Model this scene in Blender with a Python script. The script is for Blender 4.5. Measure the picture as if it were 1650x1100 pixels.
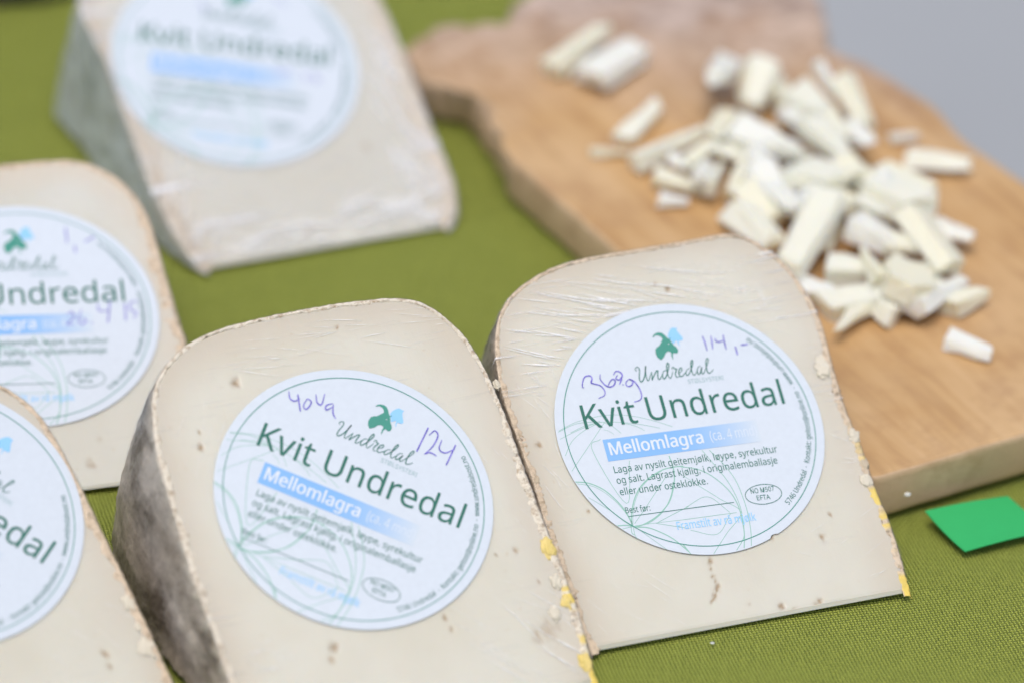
import bpy, bmesh, math, random, json
import numpy as np
from mathutils import Matrix, Vector
from mathutils import noise as mnoise

for o in list(bpy.data.objects):
    bpy.data.objects.remove(o)
sc = bpy.context.scene
COL = sc.collection
CM = 0.01                                   # everything below is written in centimetres

# ------------------------------------------------------------------ camera
CAM = dict(f=8726.79, H=98.7522, pitch=0.575942, roll=-0.053872)
OY = 139.0
cd = bpy.data.cameras.new('camera'); cam = bpy.data.objects.new('camera', cd); COL.objects.link(cam)
cd.sensor_width = 36; cd.lens = CAM['f'] / 1650 * 36
cd.clip_start = 0.05; cd.clip_end = 200
p_, r_ = CAM['pitch'], CAM['roll']
fwd = Vector((0, math.cos(p_), -math.sin(p_))); up0 = Vector((0, math.sin(p_), math.cos(p_))); rt0 = Vector((1, 0, 0))
rt = rt0 * math.cos(r_) - up0 * math.sin(r_)
up = (up0 * math.cos(r_) + rt0 * math.sin(r_))
cam.matrix_world = Matrix(((rt.x, up.x, -fwd.x, 0), (rt.y, up.y, -fwd.y, -OY * CM), (rt.z, up.z, -fwd.z, CAM['H'] * CM), (0, 0, 0, 1)))
cd.dof.use_dof = True; cd.dof.focus_distance = (171.05 - 1.6) * CM; cd.dof.aperture_fstop = 4.1
sc.camera = cam

# ------------------------------------------------------------------ daylight
SUN_EL, SUN_AZ = math.radians(76), math.radians(-165)      # azimuth clockwise from +Y
w = bpy.data.worlds.new('World'); sc.world = w; w.use_nodes = True
nt = w.node_tree; bg = nt.nodes['Background']
sky = nt.nodes.new('ShaderNodeTexSky'); sky.sky_type = 'NISHITA'; sky.sun_disc = False
sky.sun_elevation = SUN_EL; sky.sun_rotation = SUN_AZ; sky.air_density = 1.0; sky.dust_density = 4.0; sky.ozone_density = 1.0
nt.links.new(sky.outputs[0], bg.inputs[0]); bg.inputs[1].default_value = 0.15
sd = bpy.data.lights.new('sun', 'SUN'); sun = bpy.data.objects.new('sun', sd); COL.objects.link(sun)
sd.energy = 1.3; sd.angle = math.radians(40); sd.color = (1.0, 0.965, 0.85)
sun.rotation_euler = (math.radians(90) - SUN_EL, 0, -SUN_AZ)
d = Vector((math.sin(SUN_AZ) * math.cos(SUN_EL), math.cos(SUN_AZ) * math.cos(SUN_EL), math.sin(SUN_EL)))
sun.rotation_euler = d.to_track_quat('Z', 'Y').to_euler()
sc.view_settings.view_transform = 'Standard'; sc.view_settings.look = 'None'
sc.view_settings.gamma = 1; sc.view_settings.exposure = -0.02
sc.render.engine = 'CYCLES'
sc.cycles.use_denoising = True
sc.cycles.max_bounces = 8; sc.cycles.transparent_max_bounces = 16
sc.cycles.caustics_reflective = False; sc.cycles.caustics_refractive = False

# ------------------------------------------------------------------ measured data (centimetres / label units)
DATA = json.loads(r'''{"ch":[{"x":7.9105,"y":-2.4313,"yaw":0.3895,"th":0.533,"r":13.3877,"lu":0.1047,"lv":6.8989,"out":[[-5.347,0.0],[-5.423,1.501],[-5.451,3.029],[-5.501,4.768],[-5.479,6.005],[-5.517,7.326],[-5.572,8.878],
[-5.452,10.188],[-5.252,10.999],[-4.879,11.829],[-4.156,12.556],[-2.979,13.096],[-1.611,13.334],[0.729,13.36],[2.35,13.376],[3.48,13.388],[4.165,13.085],[4.879,12.27],[5.289,11.326],[5.563,9.975],[5.462,8.29],
[5.39,6.703],[5.481,5.098],[5.448,3.97],[5.548,2.603],[5.534,1.353],[5.388,0.0]],"al":-0.0449,"pit":[[-0.622,2.37,0.1],[-0.726,1.848,0.08],[-0.665,1.512,0.1],[-0.842,1.221,0.08],[-1.018,0.996,0.06],[-0.687,2.1,0.06],
[-0.692,1.69,0.06],[-0.731,1.373,0.08],[-0.92,1.107,0.06],[3.222,2.492,0.1],[1.57,2.826,0.1],[1.544,0.223,0.1],[1.174,0.445,0.12],[2.292,0.187,0.12],[2.419,0.379,0.1],[3.082,0.143,0.08],[0.904,11.8,0.1],
[0.532,12.048,0.06],[-3.994,4.746,0.06],[-4.894,7.255,0.1],[0.146,0.708,0.06],[3.709,3.191,0.06],[-1.448,10.139,0.04]],"lump":[[5.14,8.167,0.3,0],[5.372,5.676,0.2,0],[5.389,4.692,0.18,2],[5.254,4.095,0.22,0],
[-5.33,6.086,0.12,2],[-5.634,9.509,0.14,0]]},{"x":-1.6983,"y":-8.3805,"yaw":0.4451,"th":0.5454,"r":14.23,"lu":-0.061,"lv":7.6935,"out":[[-5.759,0.0],[-5.779,2.77],[-5.763,3.805],[-5.796,5.066],[-5.791,6.641],
[-5.755,8.008],[-5.687,9.484],[-5.575,10.788],[-5.299,11.978],[-4.946,12.769],[-4.409,13.307],[-3.588,13.831],[-2.47,14.12],[-0.99,14.226],[0.673,14.23],[2.321,14.15],[3.627,13.965],[4.429,13.529],[5.003,12.739],
[5.344,11.887],[5.54,10.626],[5.601,9.289],[5.59,7.757],[5.591,6.45],[5.612,5.145],[5.637,3.74],[5.626,2.244],[5.492,0.999],[5.404,0.173],[5.385,0.0]],"al":-0.6512,"pit":[[-2.438,12.252,0.14],[-4.101,10.897,0.06],
[-4.2,10.401,0.1],[-2.235,3.097,0.14],[-2.44,2.726,0.1],[1.456,3.261,0.08],[1.525,2.865,0.08],[3.733,4.921,0.06],[4.42,4.917,0.1],[4.766,3.765,0.06],[1.298,13.411,0.06],[0.767,13.258,0.04],[-1.445,11.58,0.04],
[4.534,2.111,0.3,0.45],[4.137,1.99,0.22,0.45],[4.865,2.163,0.16,0.4]],"lump":[[5.431,4.754,0.26,1],[5.309,3.642,0.22,0],[5.392,2.938,0.2,1],[4.884,2.627,0.22,0],[5.282,0.878,0.24,1]]},{"x":-6.441,"y":18.0424,"yaw":0.4172,"th":0.4262,"r":13.4,"lu":-0.7798,"lv":8.1749,"out":[[-4.365,0.0],
[-4.715,0.35],[-4.895,0.9],[-5.065,1.855],[-5.266,3.945],[-5.258,6.523],[-5.215,8.802],[-5.342,10.321],[-5.473,11.769],[-4.673,12.6],[-3.473,13.2],[-0.142,13.4],[3.189,13.2],[4.389,12.6],[5.189,9.966],
[5.282,7.454],[5.244,3.912],[5.27,1.754],[5.08,1.1],[4.88,0.5],[4.35,0.0]],"al":-0.3507,"pit":[[2.698,3.931,0.12],[-0.415,0.964,0.12]],"lump":[]},{"x":-14.3277,"y":2.4539,"yaw":0.3211,"th":0.3827,"r":13.2462,"lu":0.5399,"lv":7.0869,"out":[[-5.229,0.0],
[-5.09,5.496],[-5.05,6.813],[-5.024,8.113],[-5.011,9.575],[-4.935,10.67],[-4.525,11.793],[-3.822,12.65],[-1.779,13.196],[0.221,13.246],[3.163,13.146],[4.263,12.65],[4.966,11.793],[5.376,10.67],[5.452,9.575],
[5.466,8.113],[5.491,6.813],[5.532,5.496],[5.671,0.0]],"al":-0.1114,"pit":[[1.466,1.104,0.14],[1.933,1.957,0.06]],"lump":[]},{"x":-14.0404,"y":-11.1641,"yaw":0.5619,"th":0.5416,"r":12.7,"lu":0.9265,"lv":8.1097,"out":[[-5.405,0.0],
[-5.195,9.2],[-4.9,10.7],[-4.0,11.9],[-2.7,12.5],[-1.1,12.7],[1.3,12.7],[2.9,12.5],[4.2,11.9],[5.1,10.7],[5.395,9.2],[5.406,8.908],[5.477,7.49],[5.502,6.27],[5.542,5.138],[5.573,3.796],[5.595,2.442],[5.595,1.188],
[5.605,0.0]],"al":-0.9323,"pit":[[3.972,2.34,0.12],[3.937,1.92,0.1]],"lump":[[5.346,3.713,0.24,0],[5.276,2.194,0.3,0],[5.292,2.861,0.14,0]]}],"art":{"goat":[[-0.0909,0.7471],[-0.0799,0.7623],[-0.0606,0.7739],
[-0.0363,0.7781],[-0.0147,0.7721],[0.001,0.7546],[0.015,0.7312],[0.0271,0.7154],[0.0351,0.7193],[0.0447,0.7291],[0.0399,0.7156],[0.0327,0.706],[0.0412,0.6877],[0.0496,0.665],[0.0652,0.6475],[0.0726,0.625],
[0.0689,0.607],[0.0574,0.5962],[0.0414,0.6014],[0.0305,0.6041],[0.0242,0.5914],[0.0195,0.5675],[0.0173,0.5481],[0.0126,0.5653],[0.0114,0.587],[0.0153,0.608],[0.0057,0.6197],[-0.0086,0.6204],[-0.0258,0.6104],
[-0.0449,0.5822],[-0.0743,0.5585],[-0.0939,0.5826],[-0.1008,0.6112],[-0.0953,0.6473],[-0.0783,0.6635],[-0.0548,0.6758],[-0.0373,0.6981],[-0.0189,0.7234],[-0.0282,0.7431],[-0.0454,0.7546],[-0.065,0.7572],
[-0.0846,0.7444]],"eye":[[0.0156,0.6787]],"kid":[[0.025,0.736],[0.035,0.7625],[0.0533,0.7878],[0.0713,0.8009],[0.1106,0.7957],[0.1027,0.7813],[0.1095,0.7588],[0.1228,0.7323],[0.134,0.7092],[0.1272,0.6947],
[0.1116,0.6906],[0.0976,0.6925],[0.0925,0.6777],[0.0957,0.6465],[0.0856,0.6694],[0.0836,0.6943],[0.0759,0.6984],[0.0636,0.6847],[0.052,0.6739],[0.0451,0.6871],[0.0417,0.7048],[0.0337,0.7053],[0.0455,0.7278],
[0.034,0.7194],[0.0275,0.7215]],"script":[[[-0.2747,0.4996],[-0.2851,0.504],[-0.2828,0.519],[-0.2669,0.5292],[-0.2553,0.5184],[-0.2571,0.4942],[-0.2681,0.4589],[-0.2742,0.4292],[-0.267,0.4087],[-0.2496,0.4198],
[-0.2307,0.4478],[-0.2158,0.4825],[-0.2005,0.5294],[-0.2095,0.5061],[-0.2161,0.4703],[-0.2188,0.4339],[-0.2142,0.4119],[-0.2035,0.4197],[-0.183,0.4536],[-0.1684,0.4761]],[[-0.1712,0.4765],[-0.1734,0.4462],
[-0.182,0.4137],[-0.1595,0.4443],[-0.1334,0.4775],[-0.1214,0.479],[-0.1285,0.4524],[-0.1336,0.4224],[-0.1283,0.4095],[-0.1097,0.4254],[-0.0907,0.4534]],[[-0.0593,0.4737],[-0.0776,0.47],[-0.093,0.4445],
[-0.0965,0.4205],[-0.0877,0.4102],[-0.0631,0.4374],[-0.0394,0.4833],[-0.027,0.5123],[-0.0323,0.5314],[-0.0454,0.5086],[-0.054,0.4607],[-0.0523,0.4237],[-0.0415,0.41],[-0.0241,0.4322],[-0.0106,0.461]],[[-0.0102,0.4732],
[-0.0091,0.4884],[0.0032,0.491],[0.0081,0.4769],[0.0221,0.475],[0.0102,0.4521],[0.0011,0.4288],[0.0075,0.4096],[0.023,0.4136]],[[0.0294,0.4372],[0.0581,0.4579],[0.0608,0.479],[0.0444,0.472],[0.0309,0.4432],
[0.0322,0.4154],[0.049,0.4132],[0.0741,0.4312],[0.09,0.4475]],[[0.1216,0.4678],[0.0988,0.4586],[0.0825,0.4301],[0.0897,0.4138],[0.112,0.4323],[0.1415,0.4774],[0.1567,0.5122],[0.1551,0.5278],[0.1411,0.5082],
[0.1312,0.4604],[0.1328,0.4233],[0.1405,0.4088],[0.1552,0.4203],[0.1728,0.4425]],[[0.2075,0.4747],[0.1847,0.4654],[0.1712,0.4366],[0.1732,0.4118],[0.1904,0.4217],[0.2127,0.4617],[0.202,0.4324],[0.2048,0.4106],
[0.2184,0.4179],[0.2376,0.4461]],[[0.2376,0.4461],[0.2672,0.4913],[0.278,0.5206],[0.2676,0.525],[0.2532,0.4931],[0.246,0.4449],[0.2492,0.4138],[0.2596,0.4093],[0.2804,0.4219],[0.2964,0.4382]]],"hand":[[[[0.2821,0.7081],
[0.2881,0.6548],[0.2873,0.5871]],[[0.3467,0.6995],[0.3415,0.6477],[0.3326,0.5934]],[[0.3729,0.6775],[0.3748,0.6525],[0.3986,0.6432],[0.4263,0.6488]],[[0.4393,0.6965],[0.4343,0.6354],[0.433,0.5769]],[[0.5071,0.5917],
[0.5061,0.5239]],[[0.5526,0.598],[0.605,0.5972]],[[-0.6998,0.4217],[-0.7108,0.428],[-0.6966,0.4692],[-0.6713,0.5042],[-0.6345,0.507],[-0.6226,0.4833],[-0.638,0.4517],[-0.616,0.4392],[-0.5759,0.4194],[-0.5551,0.3781],
[-0.5647,0.3411],[-0.6148,0.322]],[[-0.5548,0.5078],[-0.5627,0.4704],[-0.5462,0.4297],[-0.5173,0.4018],[-0.4799,0.4064],[-0.4583,0.4371],[-0.4666,0.4574],[-0.4921,0.4464],[-0.5192,0.4117]],[[-0.4581,0.4899],
[-0.4333,0.5155],[-0.4039,0.5067],[-0.3937,0.4765],[-0.4241,0.4469],[-0.4479,0.4597],[-0.4275,0.4858]],[[-0.3988,0.4675],[-0.4122,0.4405],[-0.4338,0.4097]],[[-0.4093,0.4064],[-0.4053,0.4011]],[[-0.3529,0.4421],
[-0.3821,0.4172],[-0.3762,0.3875],[-0.3432,0.3927],[-0.3285,0.4244],[-0.3529,0.4421],[-0.3179,0.42],[-0.2936,0.3571],[-0.2925,0.2994],[-0.3125,0.2685],[-0.3603,0.2587]]],[[[-0.6962,0.5886],[-0.6714,0.5398],
[-0.6336,0.5329],[-0.6064,0.568]],[[-0.6305,0.5925],[-0.5705,0.4753]],[[-0.5596,0.581],[-0.5634,0.5233],[-0.5351,0.5097],[-0.5211,0.5722],[-0.5507,0.5896],[-0.5617,0.5756]],[[-0.5117,0.6483],[-0.4821,0.5905],
[-0.4492,0.5925],[-0.4553,0.6793]],[[-0.3781,0.6325],[-0.4153,0.5971],[-0.4041,0.5644],[-0.3695,0.6074]],[[-0.3727,0.6283],[-0.3521,0.5619],[-0.3206,0.5275]],[[0.311,0.7466],[0.2931,0.5327]],[[0.3348,0.6928],
[0.3616,0.7433],[0.395,0.7142],[0.3864,0.6207],[0.3508,0.5373]],[[0.3508,0.5373],[0.3846,0.5664],[0.4357,0.5612]],[[0.4304,0.6971],[0.4356,0.6213],[0.4846,0.6107],[0.5385,0.6693]],[[0.5341,0.7007],[0.5214,0.5231]]],
[[[-0.3151,0.5566],[-0.2813,0.5145],[-0.2582,0.4733]],[[0.2751,0.7202],[0.319,0.6875],[0.3845,0.6503]],[[0.3026,-0.0144],[0.3672,-0.0432],[0.4084,-0.0105],[0.4735,-0.0523]],[[0.5565,0.0002],[0.5702,-0.0891]],
[[0.6414,0.0007],[0.6212,-0.0287],[0.6748,-0.0462],[0.6339,-0.0919]]],[[[0.3779,0.7843],[0.3771,0.6497]],[[0.4296,0.6181],[0.4329,0.5524]],[[0.5102,0.6513],[0.5874,0.6967]],[[0.3127,-0.0195],[0.3468,0.0115],
[0.3614,-0.0359],[0.3049,-0.1012],[0.365,-0.0975]],[[0.425,0.0263],[0.3926,-0.0605],[0.4169,-0.1053],[0.4517,-0.0685],[0.4083,-0.0464]],[[0.4857,-0.0873],[0.4941,-0.0993]],[[0.5504,0.0806],[0.5559,0.0158],
[0.6277,0.0132]],[[0.6438,0.1009],[0.6094,-0.0976]],[[0.7541,0.0734],[0.7457,-0.0791]],[[0.8525,0.0935],[0.7955,0.0778],[0.7888,0.0133],[0.8296,-0.0116],[0.8047,-0.0665]]]],"orn":[[1.6,[[-0.9504,-0.2996],
[-0.858,-0.3219],[-0.7662,-0.3819],[-0.6989,-0.4667],[-0.6512,-0.5581],[-0.6271,-0.6366],[-0.6179,-0.7036]]],[0.8,[[-0.9453,-0.3144],[-0.838,-0.3483],[-0.7635,-0.4058],[-0.6962,-0.4906],[-0.6485,-0.5819],
[-0.6237,-0.6746]]],[0.8,[[-0.8861,-0.4309],[-0.8141,-0.4975],[-0.7422,-0.564],[-0.6749,-0.6486],[-0.6179,-0.7036]]],[1.5,[[-0.7317,-0.678],[-0.666,-0.6827],[-0.6081,-0.7003],[-0.5441,-0.6953],[-0.4545,-0.6611],
[-0.3795,-0.6153],[-0.3082,-0.5501],[-0.2604,-0.4719],[-0.223,-0.3825],[-0.2073,-0.2899],[-0.2134,-0.1941]]],[1,[[-0.6989,-0.7061],[-0.5982,-0.697],[-0.5072,-0.6912],[-0.404,-0.6401],[-0.3328,-0.5749],
[-0.2739,-0.4889],[-0.2392,-0.3992]]],[1.5,[[-0.6284,-0.6927],[-0.6023,-0.5932],[-0.5521,-0.4874],[-0.4848,-0.4026],[-0.3962,-0.3394],[-0.2948,-0.2967],[-0.2105,-0.2847],[-0.1296,-0.2865]]],[0.8,[[-0.6174,-0.6849],
[-0.5863,-0.5767],[-0.5367,-0.4802],[-0.4706,-0.3998],[-0.3876,-0.3406],[-0.2961,-0.3013]]],[1,[[-0.6838,0.0041],[-0.7642,-0.0703],[-0.6221,-0.5152],[-0.5144,-0.1903]]],[0.8,[[-0.62,0.1286],[-0.9552,-0.214]]],
[0.8,[[-0.9771,0.1015],[-0.8264,0.1473],[-0.648,0.142]]],[0.8,[[-0.9782,0.0447],[-0.8406,0.0922],[-0.6962,0.1295],[-0.6231,0.1338]]],[0.8,[[-0.9722,-0.0888],[-0.8964,0.0144],[-0.7886,0.0851],[-0.6591,0.1339]]],
[0.9,[[-0.6021,-0.6777],[-0.4934,-0.571],[-0.2833,-0.3551]]],[1,[[-0.4468,-0.6998],[-0.3175,-0.6523],[-0.1736,-0.6021]]],[0.9,[[-0.4381,-0.701],[-0.3058,-0.7433],[-0.2147,-0.7722]]],[0.8,[[-0.6069,-0.6958],
[-0.4456,-0.6952],[-0.2401,-0.6991]]],[1.5,[[-0.6092,-0.7048],[-0.5156,-0.7228],[-0.4376,-0.7667],[-0.3633,-0.8242],[-0.3086,-0.8882],[-0.2627,-0.9509]]],[1,[[-0.619,-0.7081],[-0.6235,-0.7589],[-0.6158,-0.7975]]],
[1.2,[[-0.6351,-0.7011],[-0.6401,-0.7472],[-0.6247,-0.7635]]],[0.8,[[-0.5733,-0.738],[-0.4975,-0.8237],[-0.4213,-0.9076]]],[0.8,[[-0.6243,0.1292],[-0.5707,0.0932],[-0.5194,0.0309]]],[0.6,[[-0.6387,0.074],
[-0.6063,0.06],[-0.574,0.0289]]],[1.3,[[-0.1496,-0.2902],[-0.0441,-0.3208],[0.037,-0.3719],[0.1103,-0.4517],[0.1626,-0.5385],[0.1875,-0.6214],[0.1941,-0.7015],[0.189,-0.7897],[0.1765,-0.8767],[0.1462,-0.9806]]],
[0.9,[[-0.1965,-0.6067],[-0.0154,-0.5482],[0.1165,-0.6905]]],[0.9,[[-0.2401,-0.6991],[0.1662,-0.6995]]],[1,[[-0.0528,-0.4587],[0.0753,-0.5808],[0.1987,-0.7021],[0.0498,-0.8488],[-0.0879,-0.9912]]],[0.7,[[-0.1495,-0.3608],
[-0.0528,-0.4587]]],[0.9,[[-0.2073,-0.7875],[-0.0197,-0.8438],[0.1185,-0.7007]]],[1.2,[[0.0954,-0.1907],[0.1742,-0.3213],[0.2253,-0.448],[0.2437,-0.5896],[0.2463,-0.7188],[0.23,-0.8646],[0.2042,-0.9692]]],
[1.1,[[0.0404,-0.1831],[0.1074,-0.322],[0.1612,-0.439],[0.194,-0.5628],[0.2039,-0.6831],[0.1885,-0.8192],[0.1624,-0.9042],[0.0878,-0.987]]],[1.3,[[-0.2908,-0.8885],[-0.2555,-0.9671]]],[0.8,[[-0.9704,0.1103],
[-0.8228,0.1613],[-0.6372,0.1836],[-0.5042,0.175],[-0.3771,0.1433],[-0.2385,0.086],[-0.1271,0.0277]]],[0.8,[[-0.8874,0.0846],[-0.7605,0.1242],[-0.6231,0.134],[-0.4764,0.1091],[-0.3331,0.0703],[-0.2218,0.0293]]],
[0.7,[[-0.4776,0.1045],[-0.3965,0.0695],[-0.3401,0.0265]]]],"text":{"title":["Kvit Undredal",-0.795,0.0953,0.7793,0.0953],"mell":["Mellomlagra",-0.6486,-0.1299,0.0817,-0.1288],"mnd":["(ca. 4 mnd)",0.1257,-0.1209,0.488,-0.1227],"l1":["Laga av nysilt geitemjølk, løype, syrekultur",-0.6526,-0.2723,0.5991,-0.2755],"l2":["og salt. Lagrast kjølig, i originalemballasje",-0.6524,-0.3573,0.5779,-0.3626],"l3":["eller under osteklokke.",-0.6519,-0.4479,0.0203,-0.4511],"best":["Best før:",-0.6492,-0.5912,-0.4567,-0.595],"fram":["Framstilt av rå mjølk",-0.3061,-0.7714,0.2959,-0.7802],"no":["NO M507",0.3087,-0.571,0.4934,-0.5711],"efta":["EFTA",0.3396,-0.6279,0.4445,-0.6308],"stol":["STØLSYSTERI",0.0778,0.348,0.3553,0.3443]},"titlecap":[[-0.795,0.0953],
[-0.7866,0.2869]],"mellcap":[[-0.6486,-0.1299],[-0.6303,-0.0318]],"l1x":[[-0.6526,-0.2723],[-0.6499,-0.2207]],"band":[[-0.6708,0.0023],[-0.6737,-0.171],[0.5176,-0.0082],[0.4895,-0.1801]],"line":[[-0.6357,-0.6185],
[0.1674,-0.6185]],"oval":[[0.4021,-0.5841],[0.5403,-0.6016],[0.4232,-0.5075]],"circ":[[0.5637,-0.6893],[0.808,-0.3796],[0.7614,-0.4431],[0.6282,0.6498],[0.8593,0.2624]],"stcap":[[0.0778,0.348],[0.0841,0.3778]],"notch":[[0.3904,-0.9023]]},"board":{"phi":0.5513,"tb":1.755,"out":[[11.533,3.45],
[3.504,16.189],[-0.477,22.206],[-0.57,23.12],[-1.311,25.214],[-1.975,26.657],[-3.765,27.34],[-4.333,28.646],[-4.012,29.929],[-3.031,31.072],[-1.632,31.496],[-0.798,31.406],[-0.65,32.515],[-0.16,33.58],
[0.983,35.194],[3.251,36.385],[6.693,36.767],[9.442,36.129],[10.606,34.624],[10.802,33.034],[10.764,31.034],[12.648,29.452],[14.592,27.159],[15.389,25.051],[25.516,11.951]]},"chunks":[[1.83,28.88,1.76,2.55,0.95,0.7,0.92,"slab",0.2,"pale cheese chunk by the board handle, farther of a touching pair"],
[3.03,28.04,1.76,2.84,1.1,0.8,0.99,"block",0.1,"chunky pale cheese block, nearer of the touching pair close to the board handle"],[4.09,24.43,1.76,2.36,0.62,0.5,1.08,"stick",0.1,"lone slanting cheese stick left of the heap on bare orange wood"],
[3.02,22.38,1.76,1.15,0.5,0.3,0.07,"stick",0,"small flat cheese sliver lying alone just below the lone slanting stick"],[6.79,25.95,2.26,2.87,0.95,0.9,-1.7,"slab",0.5,"upright pale cheese slab forming the tall left peak at the rear of the heap"],
[8.3,26.45,1.96,2.14,1.1,0.8,-1.79,"block",0.2,"yellowish cheese block between the tall left peak and the rear middle of the heap"],[9.05,25.77,1.86,2.91,0.7,0.6,-1.46,"stick",0.1,"cheese stick lying along the right side of the yellowish rear block"],
[10.54,26.29,2.66,1.33,0.45,0.5,-1.03,"wedge",0.5,"thin pointed cheese sliver sticking up at the very top of the heap"],[10.16,24.78,2.36,2.0,1.3,0.9,-1.1,"block",0.3,"broad cheese block just under the pointed sliver at the top of the heap"],
[11.46,25.17,2.16,2.45,0.9,0.8,-1.23,"stick",0.2,"cheese stick sloping down the far right shoulder of the heap"],[11.7,23.11,2.06,1.53,1.0,0.9,-1.09,"wedge",0.4,"wedge shaped cheese piece with a bright cut side on the right of the heap"],
[10.38,22.6,2.16,1.71,1.3,0.9,-0.97,"block",0.2,"big cheese block in the middle of the heap beside the narrow dark gap"],[6.82,23.24,2.06,2.49,0.9,0.7,-1.8,"wedge",0.4,"wedge of cheese below the tall left peak, leaning down to the left"],
[8.43,22.35,2.46,2.13,1.3,0.6,-0.52,"slab",0.15,"wide flat cheese slab lying across the left middle of the heap"],[5.2,22.47,1.86,3.1,0.75,0.55,0.7,"stick",0.1,"long cheese stick reaching farthest left out of the heap"],
[5.4,20.5,1.76,1.68,0.8,0.6,-0.41,"stick",0.05,"cheese stick directly in front of the long one that reaches farthest left"],[5.28,19.44,1.76,0.85,0.5,0.35,-0.04,"stick",0,"short thin cheese sliver at the front left foot of the heap"],
[6.74,20.43,1.86,2.0,0.5,0.6,1.33,"stick",0.2,"left one of two parallel narrow sticks standing out below the wide flat slab"],[7.58,20.85,1.86,2.56,0.5,0.6,1.29,"stick",0.2,"right one of two parallel narrow sticks standing out below the wide flat slab"],
[8.63,19.81,1.96,1.8,1.1,0.7,-1.14,"block",0.2,"blurred cheese block right beside the two parallel narrow sticks"],[10.24,20.26,2.16,1.56,1.3,0.8,-0.72,"block",0.2,"broad cheese block in the centre of the heap, pale top facing up"],
[11.55,20.81,2.16,1.43,1.1,0.7,-0.83,"slab",0.2,"flattish cheese slab just right of the broad central block"],[13.31,24.5,1.76,0.79,0.4,0.3,0.32,"stick",0,"tiny faint cheese flake lying on wood behind the right end of the heap"],
[14.44,22.6,1.76,2.12,0.8,0.6,-0.05,"stick",0,"long straight cheese stick lying apart at the far right of the board"],[13.32,20.66,2.06,2.19,0.85,0.6,-0.74,"stick",0.1,"cheese stick sloping down right, below the long far right one"],
[12.38,19.54,1.96,1.56,0.9,0.9,-1.29,"block",0.1,"upright cheese block at the base of the stick that points down to the right"],[8.02,17.39,1.76,2.49,1.1,0.8,-1.05,"stick",0.1,"thick cheese stick partly hidden behind the top of the right hand wedge"],
[8.17,18.95,1.96,1.56,0.9,0.7,-0.97,"block",0.2,"cheese block right behind the thick stick above the right hand wedge"],[9.0,18.46,2.06,1.57,0.8,0.8,-1.23,"block",0.2,"narrow cheese block between the central block and the thick front stick"],
[9.76,16.35,2.26,3.99,1.05,0.8,-1.9,"stick",0.15,"big straight cheese stick leaning down to the left over a dark gap"],[10.7,17.12,1.76,1.89,0.7,0.7,-1.75,"wedge",0.1,"small yellowish cheese wedge in shade right beside the big leaning stick"],
[12.0,16.73,2.16,1.59,1.2,0.8,-0.54,"block",0.15,"thick cheese block right of the dark gap, pale top and yellowish front"],[12.97,19.07,2.06,1.6,1.3,1.0,-0.84,"block",0.1,"large squarish cheese block above the big slanting stick at right"],
[13.81,16.16,2.36,2.93,1.15,0.7,-1.12,"stick",0.15,"big cheese stick slanting down to the right above the leaning end piece"],[14.73,17.73,1.86,1.36,0.9,0.6,-0.52,"slab",0.1,"rounded cheese slab at the right behind the big slanting stick"],
[11.28,14.92,1.96,1.68,1.0,0.8,0.1,"stick",0.05,"short fat cheese stick lying level left of the six sided slab"],[12.97,13.93,2.06,2.63,1.6,0.8,-1.59,"hex",0.25,"six sided cheese slab facing the front of the heap"],
[14.11,13.67,1.86,2.94,0.8,0.6,0.92,"stick",0.1,"cheese stick with square end rising to the right, lowest right of the heap"],[11.14,13.29,1.76,1.41,1.1,0.7,0.32,"block",0.1,"cheese block under the short fat level stick"],
[11.32,12.47,1.86,2.61,0.95,0.6,1.16,"spear",0.1,"spear shaped cheese piece whose point is nearest the front of the board"],[10.01,13.98,1.76,1.07,0.9,0.7,-0.27,"wedge",0.1,"cheese wedge peeking out right at the shoulder of the right hand wedge"],
[12.36,13.18,1.76,1.05,0.9,0.6,-0.97,"block",0.1,"cheese piece filling the space between the spear and the six sided slab"],[15.09,13.76,1.76,1.18,0.8,0.7,0.65,"block",0.1,"cheese block behind the lowest right stick, cut off by the photo edge"],
[15.1,11.29,1.76,1.26,0.8,0.45,-0.54,"block",0,"lone cheese piece on bare wood in front of the heap at the right edge"],[9.08,21.63,2.26,1.49,1.0,0.7,-0.78,"wedge",0.3,"cheese wedge left of the narrow dark gap in the heap"],
[11.12,19.0,2.16,1.56,1.1,0.6,-0.5,"slab",0.1,"flat cheese slab under the centre of the heap, behind the thick block"],[9.7,21.56,1.76,1.38,0.9,0.7,-1.01,"block",0.1,"low cheese block in front of the narrow dark gap"],
[7.17,21.92,1.96,1.14,0.9,0.6,-0.35,"wedge",0.2,"small cheese wedge tucked under the wide flat slab"],[6.16,21.7,2.26,1.48,0.6,0.5,0.92,"stick",0.2,"thin cheese sliver lying on top of the left part of the heap"],
[6.19,20.54,2.16,1.67,0.5,0.5,1.31,"stick",0.3,"sliver leaning against the left one of the two parallel narrow sticks"],[8.29,23.39,2.26,1.56,0.6,0.5,-1.23,"spear",0.3,"pointed shard between the rear block and the wide flat slab"],
[10.78,23.53,2.66,1.28,0.7,0.5,-0.92,"slab",0.2,"thin slice lying on top of the right shoulder of the heap"],[9.63,23.87,2.26,1.55,0.6,0.6,-1.27,"stick",0.3,"narrow shard standing just left of the broad block near the top of the heap"],
[9.39,19.64,2.36,0.94,0.6,0.5,-0.55,"stick",0.2,"narrow sliver on top of the pile left of the broad central block"],[11.2,19.91,2.66,0.98,0.6,0.5,0.72,"spear",0.2,"small pointed shard on top of the broad central block"],
[8.2,20.75,2.16,1.62,0.6,0.5,-1.2,"stick",0.3,"narrow shard hanging off the front of the wide flat slab"],[11.96,18.16,2.46,0.99,0.7,0.5,-0.84,"slab",0.2,"small slice tucked against the left side of the large squarish block"],
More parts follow.
